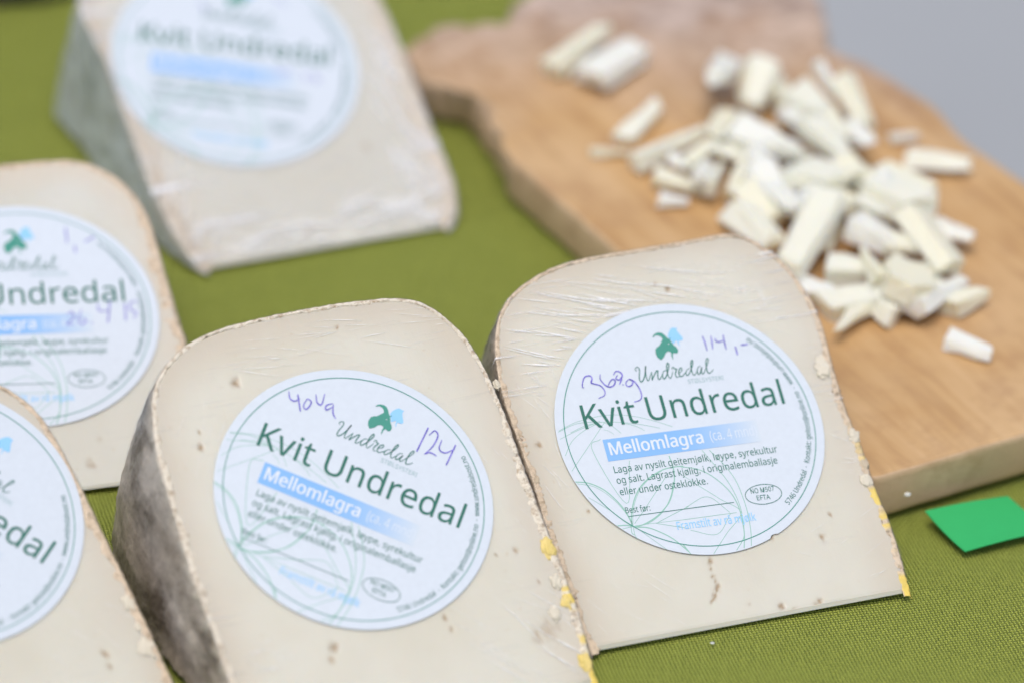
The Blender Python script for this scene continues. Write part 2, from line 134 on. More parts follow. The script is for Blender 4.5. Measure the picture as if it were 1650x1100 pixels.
[11.9,14.71,2.26,1.68,0.6,0.6,-1.22,"spear",0.2,"small shard between the level stick and the six sided slab"],[10.01,18.89,2.36,0.92,0.7,0.6,1.02,"block",0.2,"small block at the upper end of the big leaning stick"],
[13.92,14.65,1.96,1.13,0.6,0.6,-1.19,"wedge",0.2,"small wedge under the lower end of the big slanting stick"],[13.11,16.12,2.36,0.67,0.7,0.6,-0.39,"slab",0.2,"small slice between the thick block and the big slanting stick"],
[5.47,21.29,2.06,0.77,0.6,0.4,-0.46,"stick",0.1,"short sliver lying between the two long sticks at the left of the heap"]],"card":[[13.493,3.893],[16.251,5.383],[17.455,3.537],[14.735,2.144]],"glyph":{" ":[174,[]],"(":[201,[[126,-106,81,-43,51,28,33,104,27,184,33,265,51,342,81,415,126,480,181,480,140,413,110,340,93,264,87,185,93,108,110,32,140,-40,181,-106]]],")":[201,[[21,-106,62,-40,91,32,109,108,115,185,109,264,91,340,61,413,20,480,76,480,120,415,151,342,169,265,175,184,169,104,151,28,120,-43,76,-106]]],",":[180,[[28,-87,47,-3,61,78,124,78,129,71,104,-8,71,-87]]],"-":[216,[[27,154,27,206,189,206,189,154]]],".":[180,[[89,-9,60,1,51,15,48,36,51,57,60,71,89,81,119,71,129,57,132,36,129,15,119,1]]],"0":[384,[[191,-7,121,10,72,59,43,137,33,240,37,313,49,373,69,422,99,458,140,480,191,487,262,471,312,422,341,344,351,240,347,169,335,108,314,59,284,23,243,1],
[191,44,237,56,268,92,286,154,291,240,286,326,268,388,237,424,191,437,145,424,115,388,98,326,92,240,98,154,115,93,145,56]]],"4":[384,[[244,0,244,109,14,109,14,159,240,482,301,482,301,162,371,162,371,109,301,109,301,0],
[72,162,244,162,244,313,245,372,247,419,244,419,231,392,216,367]]],"5":[384,[[167,-7,97,0,42,19,42,75,101,52,167,44,215,50,253,69,277,101,285,147,278,189,257,219,219,238,165,244,122,241,83,234,54,253,72,480,312,480,312,426,122,426,111,287,142,291,185,294,251,285,302,257,335,213,346,153,334,87,299,36,242,4]]],"6":[384,[[200,-7,157,-1,118,16,84,45,59,86,42,139,37,205,46,307,59,354,79,397,108,434,146,462,195,480,257,486,288,485,316,480,316,430,288,436,258,438,215,434,181,422,153,404,132,380,117,351,106,318,96,244,100,244,119,266,143,284,174,296,214,300,270,291,314,262,343,216,353,154,342,87,311,36,263,4],
[199,43,238,50,268,70,288,105,294,154,288,195,271,227,242,247,201,254,172,251,146,241,126,226,110,208,100,187,97,166,108,108,122,82,142,61,168,48]]],"7":[384,[[91,0,288,426,30,426,30,480,351,480,351,434,156,0]]],":":[180,[[89,278,60,289,51,303,48,324,51,345,60,359,89,369,119,359,129,345,132,324,129,303,119,289],
[89,-9,60,1,51,15,48,36,51,57,60,71,89,81,119,71,129,57,132,36,129,15,119,1]]],"@":[604,[[291,-60,217,-52,155,-30,105,6,69,55,46,116,39,188,44,248,58,304,82,354,115,397,156,431,204,458,261,474,324,480,390,472,448,451,497,416,534,368,557,309,565,240,558,179,536,126,500,88,476,77,449,73,421,78,400,91,386,110,378,132,375,132,360,109,339,90,313,77,280,73,235,82,201,107,180,147,173,198,178,240,191,276,212,307,240,330,275,344,316,349,374,344,418,333,412,197,411,180,411,173,414,144,423,126,437,118,453,115,472,119,488,132,510,178,518,240,512,298,493,346,463,384,423,412,377,429,324,435,253,427,194,404,148,366,115,317,94,257,87,190,100,102,140,38,204,-2,291,-15,369,-6,435,13,435,-32,370,-52],
[289,115,321,122,343,143,356,175,362,216,366,300,344,305,316,307,287,303,263,291,246,272,234,249,226,197,230,160,243,134,263,120]]],"A":[429,[[0,0,187,482,242,482,428,0,366,0,308,148,118,148,61,0],[138,202,290,202,236,347,230,367,221,396,214,419,203,378,193,347]]],"B":[436,[[65,0,65,480,202,480,281,473,338,453,373,417,384,361,378,322,361,290,332,268,293,255,293,251,348,234,369,218,386,197,397,170,400,136,389,79,356,36,303,9,234,0],
[126,275,214,275,266,280,299,295,316,320,322,354,315,388,294,411,258,424,205,428,126,428],[126,51,222,51,276,57,311,76,330,105,336,141,329,175,310,202,274,219,218,225,126,225]]],"E":[373,[[65,0,65,480,333,480,333,426,126,426,126,277,321,277,321,224,126,224,126,53,333,53,333,0]]],"F":[348,[[65,0,65,480,333,480,333,426,126,426,126,257,320,257,320,203,126,203,126,0]]],"I":[228,[[27,0,27,35,83,48,83,431,27,445,27,480,200,480,200,445,144,431,144,48,200,35,200,0]]],"K":[416,[[65,0,65,480,126,480,126,243,167,289,208,334,338,480,408,480,218,271,416,0,345,0,175,229,126,186,126,0]]],"L":[352,[[65,0,65,480,126,480,126,54,335,54,335,0]]],"M":[609,[[65,0,65,480,154,480,302,87,305,87,455,480,544,480,544,0,484,0,484,295,486,364,489,420,486,420,326,0,277,0,119,420,116,420,120,364,121,291,121,0]]],"N":[510,[[65,0,65,480,135,480,391,83,394,83,392,115,390,162,389,209,389,480,445,480,445,0,375,0,118,398,116,398,119,340,121,268,121,0]]],"O":[524,[[263,-7,194,1,139,24,96,61,65,111,47,171,41,241,47,310,65,370,96,419,139,456,195,479,263,487,329,479,384,456,427,420,458,370,477,310,484,240,477,171,458,110,427,61,384,24,329,1],
[263,46,333,59,382,98,410,159,420,240,410,321,382,382,334,421,263,434,193,421,143,382,114,321,105,240,114,159,143,98,192,59]]],"R":[418,[[65,0,65,480,197,480,275,471,329,446,361,403,372,343,369,308,358,279,342,256,322,239,276,215,408,0,337,0,221,198,126,198,126,0],
[126,249,197,249,248,255,283,272,303,301,310,340,303,381,281,407,245,422,194,427,126,427]]],"S":[369,[[166,-7,91,-1,34,16,34,74,94,54,169,46,216,51,249,66,270,91,277,123,267,163,232,192,164,222,110,246,72,276,48,314,40,364,45,400,60,429,83,454,114,471,151,483,193,486,266,479,326,459,307,408,253,426,192,433,153,428,124,414,107,392,101,363,111,323,144,294,206,267,278,233,303,214,322,191,333,163,337,128,326,72,291,29,236,2]]],"T":[373,[[156,0,156,426,7,426,7,480,366,480,366,426,217,426,217,0]]],"U":[491,[[243,-7,164,5,107,42,72,98,60,171,60,480,121,480,121,169,129,117,152,78,191,54,246,46,303,54,341,80,363,120,370,169,370,480,430,480,430,169,425,122,410,80,384,44,348,16,301,-1]]],"Y":[380,[[160,0,160,183,0,480,66,480,190,244,315,480,380,480,220,186,220,0]]],"a":[377,[[144,-7,100,0,63,19,39,52,31,100,41,148,73,183,127,206,203,215,265,217,265,238,260,277,245,301,222,314,190,318,136,310,89,291,71,335,126,357,193,366,251,359,291,337,314,300,322,245,322,0,279,0,268,51,265,51,241,25,216,7,185,-3],
[158,41,200,47,234,66,256,98,264,144,264,176,211,174,154,167,118,152,98,130,92,99,97,73,110,55,132,44]]],"b":[413,[[228,-7,189,-3,158,9,134,26,116,46,111,46,99,0,57,0,57,510,116,510,116,386,115,344,113,312,116,312,134,333,158,351,189,362,228,366,288,354,335,319,366,261,376,180,366,99,335,40,288,5],
[219,42,261,51,291,78,309,121,315,181,309,240,291,283,260,308,218,317,169,309,138,284,122,242,116,182,116,179,122,121,138,78,169,51]]],"c":[322,[[201,-7,156,-2,117,13,83,38,58,73,42,120,37,178,42,238,59,286,85,322,119,347,160,362,206,367,259,361,300,347,282,298,244,310,204,315,158,306,125,281,105,238,98,179,105,121,124,79,156,53,201,44,253,50,294,65,294,13,254,-2]]],"d":[413,[[185,-7,124,5,77,40,47,98,37,179,47,261,78,319,125,355,185,367,223,363,254,351,297,314,301,314,299,339,297,367,297,510,356,510,356,0,308,0,300,48,297,48,278,27,254,9,223,-3],
[194,42,243,50,274,74,292,113,298,168,298,179,292,238,275,282,244,309,193,318,152,308,122,280,104,235,98,178,104,121,122,78,152,51]]],"e":[379,[[210,-7,162,-2,120,14,85,40,59,76,42,122,37,177,42,232,57,279,81,316,112,344,151,361,196,367,239,362,276,347,305,322,327,290,340,250,345,204,345,169,98,169,107,115,129,76,165,52,213,44,274,50,328,69,328,17,274,-1],
[99,216,283,216,277,257,262,290,234,311,195,318,158,312,129,291,109,259]]],"f":[231,[[73,0,73,314,10,314,10,342,73,362,73,383,81,443,104,483,141,506,190,514,229,510,260,502,244,455,220,462,191,465,165,460,147,446,136,420,132,383,132,360,223,360,223,314,132,314,132,0]]],"g":[413,[[195,-161,123,-155,65,-138,65,-84,125,-105,198,-112,240,-105,271,-85,291,-53,298,-11,298,3,298,27,300,48,297,48,251,7,185,-7,123,6,76,42,47,101,37,179,47,256,76,316,123,354,185,367,219,363,249,353,275,336,298,312,301,312,309,360,356,360,356,-6,346,-74,317,-122,267,-151],
[194,42,241,49,273,71,292,109,298,165,298,179,292,243,273,285,240,309,193,317,153,308,123,281,104,237,98,179,104,120,123,77,153,50]]],"i":[173,[[87,420,62,429,55,441,52,457,55,474,62,486,87,495,111,486,119,474,122,457,119,441,111,429],
[57,0,57,360,116,360,116,0]]],"j":[173,[[87,420,62,429,55,441,52,457,55,474,62,486,87,495,111,486,119,474,122,457,119,441,111,429],[15,-161,-15,-159,-37,-153,-37,-105,-16,-110,7,-112,27,-109,43,-100,54,-83,57,-56,57,360,116,360,116,-54,110,-99,92,-133,61,-154]]],"k":[359,[[57,0,57,510,116,510,116,244,115,216,113,185,116,185,128,201,144,221,158,238,273,360,343,360,197,206,353,0,281,0,156,168,116,132,116,0]]],"l":[173,[[57,0,57,510,116,510,116,0]]],"m":[628,[[57,0,57,360,105,360,113,311,117,311,137,336,162,353,192,363,223,367,293,352,333,306,336,306,358,333,386,352,418,363,452,367,505,359,543,335,566,295,574,234,574,0,515,0,515,232,511,269,497,296,474,312,442,317,397,309,367,287,350,250,345,199,345,0,286,0,286,232,281,269,268,296,245,312,212,317,166,309,137,283,121,242,116,187,116,0]]],"n":[415,[[57,0,57,360,105,360,113,311,117,311,138,336,165,353,197,363,230,367,287,359,328,335,352,295,361,234,361,0,302,0,302,230,297,268,282,295,257,312,222,317,171,309,139,283,122,242,116,187,116,0]]],"o":[406,[[202,-7,157,-1,117,15,84,42,58,79,42,125,37,181,48,260,82,318,135,355,204,367,250,361,290,345,324,318,349,282,365,236,370,181,359,101,325,42,271,6],
[203,42,251,52,283,80,303,123,309,181,303,238,283,281,251,308,203,317,155,308,123,281,104,238,98,181,104,123,123,80,156,52]]],"p":[413,[[57,-161,57,360,105,360,113,311,116,311,135,333,158,351,189,363,228,367,288,355,335,320,366,262,376,181,366,100,335,41,288,5,228,-7,190,-3,159,9,116,46,112,46,115,17,116,-13,116,-161],
[219,42,249,47,273,60,291,82,305,110,315,181,309,237,291,280,261,308,218,317,171,309,140,286,123,247,116,192,116,181,122,122,138,78,169,51]]],"r":[277,[[57,0,57,360,105,360,112,294,115,294,135,322,160,345,190,361,225,367,247,366,267,363,260,308,241,312,221,313,194,309,169,298,147,280,131,256,120,226,116,192,116,0]]],"s":[322,[[148,-7,83,-1,35,16,35,70,87,50,149,41,188,45,214,55,229,72,234,94,227,118,200,140,146,164,86,191,48,223,38,244,34,271,44,312,72,342,115,360,169,367,231,360,284,343,264,296,216,312,165,318,133,315,110,307,95,293,91,275,99,249,129,229,183,206,242,180,279,147,288,126,291,99,282,53,253,20,207,0]]],"t":[242,[[167,-7,115,3,94,16,77,37,65,66,62,105,62,314,11,314,11,343,62,366,86,443,121,443,121,360,225,360,225,314,121,314,121,106,125,77,137,57,155,46,177,42,205,44,228,49,228,4,201,-4]]],"u":[415,[[184,-7,127,1,86,25,61,65,53,124,53,360,113,360,113,128,118,91,133,64,158,48,193,42,243,51,276,76,293,117,299,173,299,360,358,360,358,0,310,0,301,48,298,48,277,23,250,6,218,-3]]],"v":[341,[[136,0,0,360,63,360,140,148,151,115,162,80,169,52,171,52,179,81,190,116,201,148,278,360,341,360,204,0]]],"w":[528,[[106,1,7,361,69,361,118,169,132,110,142,61,144,61,151,89,159,125,169,158,232,361,297,361,359,158,373,108,383,62,385,62,395,108,410,169,460,361,520,361,420,1,351,1,289,203,274,258,265,299,262,299,253,258,238,203,173,1]]],"y":[342,[[56,-161,28,-160,7,-156,7,-109,25,-111,47,-113,75,-108,97,-95,114,-75,127,-49,146,-1,1,360,64,360,142,155,160,104,172,57,175,57,187,101,206,156,279,360,343,360,187,-50,166,-96,139,-131,103,-154]]]},"crumbs":[[12.89,3.95,0.9,0.1,"white crumb stuck to the near side of the cutting board"],
[6.69,-3.42,0,0.06,"tiny white crumb on the cloth in front of the sharp labelled wedge"]]}''')
GL = DATA['glyph']; ART = DATA['art']
R_LABEL = 4.4

# ------------------------------------------------------------------ helpers
def mesh_obj(name, verts, faces, mat, parent=None, smooth=True, mats=None, fm=None):
    me = bpy.data.meshes.new(name)
    v = np.asarray(verts, dtype=float) * CM
    me.from_pydata(v.tolist(), [], [tuple(f) for f in faces])
    if mats:
        for m in mats: me.materials.append(m)
        if fm is not None: me.polygons.foreach_set('material_index', fm)
    elif mat: me.materials.append(mat)
    if smooth: me.polygons.foreach_set('use_smooth', [True] * len(me.polygons))
    me.update()
    return link(name, me, parent)
def link(name, me, parent=None):
    o = bpy.data.objects.new(name, me); COL.objects.link(o)
    if parent: o.parent = parent
    return o
def tag(o, label=None, cat=None, group=None, kind=None):
    if label: o['label'] = label
    if cat: o['category'] = cat
    if group: o['group'] = group
    if kind: o['kind'] = kind
    return o
def empty(name, loc, rz=0):
    o = bpy.data.objects.new(name, None); COL.objects.link(o)
    o.location = [c * CM for c in loc]; o.rotation_euler = (0, 0, rz); o.empty_display_size = .02
    return o
def attr(o, name, vals):
    a = o.data.attributes.new(name, 'FLOAT', 'POINT'); a.data.foreach_set('value', np.asarray(vals, dtype=np.float32))
def N3(x, y, z, s=1.0): return mnoise.noise(Vector((x * s, y * s, z * s)))
def smooth_line(P, n=6, closed=False):
    P = [np.array(p, float) for p in P]; out = []
    if len(P) < 3: return P
    for i in range(len(P) - 1):
        p0 = P[i - 1] if i > 0 else 2 * P[0] - P[1]
        p1, p2 = P[i], P[i + 1]; p3 = P[i + 2] if i + 2 < len(P) else 2 * P[-1] - P[-2]
        for k in range(n):
            t = k / n
            out.append(.5 * ((2 * p1) + (-p0 + p2) * t + (2 * p0 - 5 * p1 + 4 * p2 - p3) * t * t + (-p0 + 3 * p1 - 3 * p2 + p3) * t ** 3))
    out.append(P[-1]); return out
def resample(P, n):
    P = np.asarray(P, float); d = np.r_[0, np.cumsum(np.hypot(*np.diff(P, axis=0).T))]
    t = np.linspace(0, d[-1], n); return np.c_[np.interp(t, d, P[:, 0]), np.interp(t, d, P[:, 1])]
def normals2(P):
    T = np.gradient(P, axis=0); T /= np.linalg.norm(T, axis=1)[:, None] + 1e-9
    return np.c_[-T[:, 1], T[:, 0]]          # left of travel

# ------------------------------------------------------------------ materials
class NT:
    def __init__(s, name):
        s.m = bpy.data.materials.new(name); s.m.use_nodes = True; s.t = s.m.node_tree
        s.b = s.t.nodes['Principled BSDF']; s.out = s.t.nodes['Material Output']
    def n(s, ty, **kw):
        x = s.t.nodes.new(ty)
        for k, v in kw.items():
            if k.startswith('i_'):
                x.inputs[k[2:].replace('_', ' ')].default_value = v
            elif k.startswith('n_'): x.inputs[int(k[2:])].default_value = v
            else: setattr(x, k, v)
        return x
    def l(s, a, b): s.t.links.new(a, b)
    def math(s, op, a, b=None, c=None, clamp=False):
        x = s.t.nodes.new('ShaderNodeMath'); x.operation = op; x.use_clamp = clamp
        for i, v in enumerate((a, b, c)):
            if v is None: continue
            if hasattr(v, 'links'): s.l(v, x.inputs[i])
            else: x.inputs[i].default_value = v
        return x.outputs[0]
    def mix(s, fac, a, b, mode='MIX'):
        x = s.t.nodes.new('ShaderNodeMix'); x.data_type = 'RGBA'; x.blend_type = mode
        for i, v in ((0, fac), (6, a), (7, b)):
            if hasattr(v, 'links'): s.l(v, x.inputs[i])
            else: x.inputs[i].default_value = v if i == 0 else (*v, 1)
        return x.outputs[2]
    def coord(s, scale=(1, 1, 1), rot=(0, 0, 0), kind='Object'):
        tc = s.t.nodes.new('ShaderNodeTexCoord'); mp = s.t.nodes.new('ShaderNodeMapping')
        s.l(tc.outputs[kind], mp.inputs[0]); mp.inputs['Scale'].default_value = scale; mp.inputs['Rotation'].default_value = rot
        return mp.outputs[0]
    def noise(s, vec, scale, detail=3, rough=.5, dist=0):
        x = s.t.nodes.new('ShaderNodeTexNoise'); s.l(vec, x.inputs['Vector'])
        x.inputs['Scale'].default_value = scale; x.inputs['Detail'].default_value = detail; x.inputs['Roughness'].default_value = rough
        x.inputs['Distortion'].default_value = dist
        return x.outputs[0]
    def ramp(s, v, stops):
        x = s.t.nodes.new('ShaderNodeValToRGB'); s.l(v, x.inputs[0]); e = x.color_ramp.elements
        while len(e) < len(stops): e.new(.5)
        for k, (p, c) in enumerate(stops):
            e[k].position = p; e[k].color = (*c, 1) if hasattr(c, '__len__') else (c, c, c, 1)
        return x.outputs[0]
    def attr(s, name):
        x = s.t.nodes.new('ShaderNodeAttribute'); x.attribute_name = name; return x.outputs['Fac']
    def bump(s, h, strength, dist, prev=None):
        x = s.t.nodes.new('ShaderNodeBump'); s.l(h, x.inputs['Height']); x.inputs['Strength'].default_value = strength
        x.inputs['Distance'].default_value = dist
        if prev is not None: s.l(prev, x.inputs['Normal'])
        return x.outputs[0]

def mat_paste(name, base, tint):
    M = NT(name); c = M.coord()
    big = M.noise(c, 28, 3, .5); fine = M.noise(c, 260, 4, .6)
    col = M.mix(M.ramp(big, [(.35, 0), (.7, 1)]), base, tuple(b * k for b, k in zip(base, (.945, .925, .885))))
    col = M.mix(M.math('MULTIPLY', M.attr('near_rind'), .62), col, tint)
    spots = M.ramp(M.noise(c, 420, 2, .5), [(.70, 0), (.76, 1)])
    col = M.mix(M.math('MULTIPLY', spots, .25), col, (.55, .42, .26))
    col = M.mix(M.attr('pit'), col, (.33, .20, .08))
    M.l(col, M.b.inputs['Base Color'])
    M.b.inputs['Roughness'].default_value = .36; M.b.inputs['Subsurface Weight'].default_value = .35
    M.b.inputs['Subsurface Radius'].default_value = (.9, .6, .35); M.b.inputs['Subsurface Scale'].default_value = .004
    M.b.inputs['Specular IOR Level'].default_value = .4
    drag = M.noise(M.coord(scale=(1, .12, .12), rot=(0, 0, .5)), 900, 2, .6)
    M.l(M.bump(drag, .12, .0003, M.bump(fine, .25, .0004, M.bump(big, .3, .001))), M.b.inputs['Normal'])
    return M.m
def mat_rind(name, dark, light, crust, wax=(.84, .63, .13), gloss=.6, streak=(1, 1, 1)):
    M = NT(name); c = M.coord(); cs = M.coord(scale=streak)
    n1 = M.noise(cs, 90, 6, .68, .3); n2 = M.noise(c, 260, 5, .7); n3 = M.noise(c, 35, 4, .6)
    side = M.mix(M.ramp(n1, [(.39, 0), (.60, 1)]), dark, light)
    side = M.mix(M.ramp(n3, [(.45, 0), (.7, .7)]), side, tuple(.55 * a + .45 * b for a, b in zip(light, (.34, .24, .15))))
    front = M.mix(M.ramp(M.noise(c, 520, 4, .7), [(.34, 0), (.54, 1)]), (.45, .34, .22), crust)
    front = M.mix(M.ramp(M.noise(c, 230, 4, .7), [(.60, 0), (.68, .8)]), front, (.17, .12, .08))
    col = M.mix(M.attr('crust'), side, front)
    col = M.mix(M.attr('wax'), col, wax)
    M.l(col, M.b.inputs['Base Color']); M.b.inputs['Roughness'].default_value = gloss
    M.l(M.bump(n2, .7, .0009, M.bump(n1, .5, .0012)), M.b.inputs['Normal'])
    return M.m
def mat_film(name, amount, haze=.05, scale=1.0, rot=.2, whole=.35, cap=.16):
    M = NT(name); uv = M.coord(kind='UV', rot=(0, 0, rot), scale=(22 * scale, 520 * scale, 1))
    uv2 = M.coord(kind='UV', rot=(0, 0, rot - .45), scale=(26 * scale, 640 * scale, 1)); uvb = M.coord(kind='UV')
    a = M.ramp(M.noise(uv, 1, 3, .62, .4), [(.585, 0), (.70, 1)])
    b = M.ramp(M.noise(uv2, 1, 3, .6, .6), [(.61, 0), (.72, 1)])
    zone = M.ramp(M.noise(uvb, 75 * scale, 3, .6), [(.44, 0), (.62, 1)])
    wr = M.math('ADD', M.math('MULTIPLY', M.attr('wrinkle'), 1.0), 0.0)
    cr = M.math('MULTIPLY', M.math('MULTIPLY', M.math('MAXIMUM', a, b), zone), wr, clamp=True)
    gl = M.n('ShaderNodeBsdfGlossy'); gl.inputs['Roughness'].default_value = .24; gl.inputs['Color'].default_value = (1, 1, 1, 1)
    df = M.n('ShaderNodeBsdfDiffuse'); df.inputs['Color'].default_value = (.97, .975, .985, 1)  # white diffuse along the creases paints sky glints into the film colour
    tr = M.n('ShaderNodeBsdfTransparent')
    soft = M.noise(uvb, 130, 4, .6)
    nb = M.bump(cr, .8, .0004, M.bump(M.noise(uv, .6, 3, .5), .10, .0003, M.bump(soft, .2, .0006)))
    M.l(nb, gl.inputs['Normal'])
    gl2 = M.n('ShaderNodeBsdfGlossy'); gl2.inputs['Roughness'].default_value = .26; M.l(nb, gl2.inputs['Normal'])
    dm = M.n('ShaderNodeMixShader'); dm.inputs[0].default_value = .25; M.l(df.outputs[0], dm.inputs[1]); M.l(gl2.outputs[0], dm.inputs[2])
    fr = M.n('ShaderNodeFresnel'); fr.inputs[0].default_value = 1.40; M.l(nb, fr.inputs['Normal'])
    frs = M.math('MINIMUM', M.math('MULTIPLY', fr.outputs[0], whole), cap)
    m1 = M.n('ShaderNodeMixShader'); M.l(frs, m1.inputs[0]); M.l(tr.outputs[0], m1.inputs[1]); M.l(gl.outputs[0], m1.inputs[2])
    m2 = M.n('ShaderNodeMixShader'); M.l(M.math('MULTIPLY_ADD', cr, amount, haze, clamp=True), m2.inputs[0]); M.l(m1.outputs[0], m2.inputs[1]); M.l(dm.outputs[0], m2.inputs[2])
    M.t.nodes.remove(M.b); M.l(m2.outputs[0], M.out.inputs[0])
    return M.m
def mat_plain(name, col, rough=.5, spec=.5, noise=None, bump=0):
    M = NT(name); M.b.inputs['Roughness'].default_value = rough; M.b.inputs['Specular IOR Level'].default_value = spec
    c = M.coord(); n = M.noise(c, noise or 200, 4, .6)
    M.l(M.mix(n, tuple(x * .94 for x in col), tuple(min(1, x * 1.05) for x in col)), M.b.inputs['Base Color'])
    if bump: M.l(M.bump(n, .4, bump), M.b.inputs['Normal'])
    return M.m
def mat_pen():
    M = NT('purple_pen_ink'); c = M.coord(); n = M.noise(c, 900, 3, .6)
    M.l(M.mix(M.ramp(n, [(.35, 0), (.65, 1)]), (.075, .06, .44), (.26, .23, .72)), M.b.inputs['Base Color'])
    M.b.inputs['Roughness'].default_value = .45; return M.m
def mat_band():
    M = NT('blue_band_print')
    M.l(M.mix(M.attr('fade'), (.225, .47, .83), (.635, .71, .78)), M.b.inputs['Base Color'])
    M.b.inputs['Roughness'].default_value = .42; return M.m
def mat_cloth():
    M = NT('olive_woven_cloth'); P = .118 * CM
    c0 = M.coord(rot=(0, 0, math.radians(-17)))
    wob = M.n('ShaderNodeTexNoise'); M.l(c0, wob.inputs['Vector']); wob.inputs['Scale'].default_value = 90; wob.inputs['Detail'].default_value = 3
    sub = M.n('ShaderNodeVectorMath', operation='SUBTRACT'); M.l(wob.outputs['Color'], sub.inputs[0]); sub.inputs[1].default_value = (.5, .5, .5)
    sc_ = M.n('ShaderNodeVectorMath', operation='SCALE'); M.l(sub.outputs[0], sc_.inputs[0]); sc_.inputs['Scale'].default_value = .0011
    ad = M.n('ShaderNodeVectorMath', operation='ADD'); M.l(c0, ad.inputs[0]); M.l(sc_.outputs[0], ad.inputs[1])
    xyz = M.n('ShaderNodeSeparateXYZ'); M.l(ad.outputs[0], xyz.inputs[0])
    u = M.math('MULTIPLY', xyz.outputs[0], math.pi / P); v = M.math('MULTIPLY', xyz.outputs[1], math.pi / P)
    su, sv = M.math('SINE', u), M.math('SINE', v)
    au, av = M.math('ABSOLUTE', su), M.math('ABSOLUTE', sv)
    par = M.math('MULTIPLY_ADD', M.math('MULTIPLY', su, sv), 3.0, .5, clamp=True)
    h = M.math('ADD', M.math('MULTIPLY', au, par), M.math('MULTIPLY', av, M.math('SUBTRACT', 1.0, par)))
    hole = M.math('MULTIPLY', M.math('MAXIMUM', au, av), 1.0)
    slub = M.noise(M.coord(scale=(60, 1400, 1), rot=(0, 0, math.radians(-17))), 1, 2, .5)
    slub2 = M.noise(M.coord(scale=(1400, 60, 1), rot=(0, 0, math.radians(-17))), 1, 2, .5)
    sl = M.math('MULTIPLY', M.math('ADD', slub, slub2), .5)
    tone = M.ramp(M.math('ADD', M.math('MULTIPLY', h, .62), M.math('MULTIPLY', sl, .6)), [(.34, (.060, .085, .007)), (.56, (.275, .335, .034)), (.80, (.56, .62, .13))])
    blot = M.noise(M.coord(), 7, 3, .5)
    col = M.mix(M.math('MULTIPLY', blot, .35), tone, (.275, .335, .034))
    M.l(col, M.b.inputs['Base Color']); M.b.inputs['Roughness'].default_value = .9; M.b.inputs['Specular IOR Level'].default_value = .15
    M.b.inputs['Sheen Weight'].default_value = .03
    M.l(M.bump(M.math('MULTIPLY', h, hole), 1.0, .0011, M.bump(sl, .4, .0006)), M.b.inputs['Normal'])
    return M.m
def mat_wood(name, side=False):
    M = NT(name); ph = DATA['board']['phi']
    base = M.coord(rot=(0, 0, -ph)); g = M.n('ShaderNodeMapping'); M.l(base, g.inputs[0]); g.inputs['Scale'].default_value = (1, .09, 1)
    gr = M.noise(g.outputs[0], 150, 5, .62, .6); fine = M.noise(g.outputs[0], 900, 3, .6); blot = M.noise(base, 16, 3, .55)
    if side:
        col = M.mix(gr, (.64, .43, .26), (.80, .58, .37))
        col = M.mix(M.math('MULTIPLY', M.ramp(blot, [(.5, 0), (.75, 1)]), .5), col, (.42, .30, .17))
    else:
        col = M.ramp(gr, [(.28, (.38, .205, .08)), (.48, (.53, .315, .13)), (.74, (.63, .41, .20))])
        col = M.mix(M.ramp(blot, [(.42, 0), (.64, .6)]), col, (.66, .45, .24))
    # the unoiled grey-pink handle end
    sx = M.n('ShaderNodeSeparateXYZ'); M.l(M.coord(kind='Object'), sx.inputs[0])
    hand = M.math('ADD', M.math('MULTIPLY_ADD', sx.outputs[1], 11.0, -3.05), M.math('MULTIPLY', blot, .8), clamp=True)
    dull = M.mix(M.ramp(M.noise(base, 80, 5, .7), [(.35, 0), (.62, 1)]), (.30, .21, .16), (.62, .49, .41)) if not side else M.mix(gr, (.34, .26, .20), (.54, .44, .36))
    col = M.mix(hand, col, dull)
    stain = M.ramp(M.noise(base, 45, 5, .7), [(.50, 0), (.70, .55)])
    col = M.mix(stain, col, (.40, .22, .10))
    M.l(col, M.b.inputs['Base Color']); M.b.inputs['Roughness'].default_value = .55
    M.l(M.bump(fine, .3, .0004, M.bump(gr, .3, .0008)), M.b.inputs['Normal'])
    return M.m
def mat_chunk(name, base):
    M = NT(name); c = M.coord(); n = M.noise(c, 150, 4, .6)
    col = M.mix(n, tuple(x * .95 for x in base), tuple(min(1, x * 1.04) for x in base))
    M.l(col, M.b.inputs['Base Color']); M.b.inputs['Roughness'].default_value = .5
    M.b.inputs['Subsurface Weight'].default_value = .4; M.b.inputs['Subsurface Radius'].default_value = (1, .8, .4); M.b.inputs['Subsurface Scale'].default_value = .006
    M.l(M.bump(n, .5, .001), M.b.inputs['Normal']); return M.m

M_paper = mat_plain('label_paper', (.65, .715, .79), .38, .5, 500)
M_green = mat_plain('dark_green_ink', (.020, .155, .115), .45, .4, 300)
M_green2 = mat_plain('grey_green_ink', (.04, .19, .155), .45, .4, 300)
M_goat = mat_plain('teal_green_ink', (.055, .30, .235), .45, .4, 300)
M_kid = mat_plain('light_blue_ink', (.30, .62, .93), .45, .4, 300)
M_pale = mat_plain('pale_green_ink', (.29, .54, .45), .45, .4, 300)
M_thin = mat_plain('thin_grey_green_ink', (.36, .52, .53), .45, .4, 300)
M_white = mat_plain('white_print', (.72, .78, .85), .42, .4, 300)
M_white2 = mat_plain('faint_white_print', (.66, .74, .84), .42, .4, 300)
M_pen = mat_pen(); M_band = mat_band()
M_cloth = mat_cloth(); M_wood = mat_wood('oiled_board_wood'); M_woodside = mat_wood('board_side_wood', True)
M_chunks = [mat_chunk('cheese_chunk_ivory', (.83, .82, .69)), mat_chunk('cheese_chunk_cream', (.83, .80, .63)), mat_chunk('cheese_chunk_white', (.84, .84, .76))]
M_card = mat_plain('bright_green_card', (.035, .44, .13), .6, .3, 200)
M_lump_white = mat_plain('white_crumbly_crust', (.74, .68, .55), .7, .3, 600, .0012)
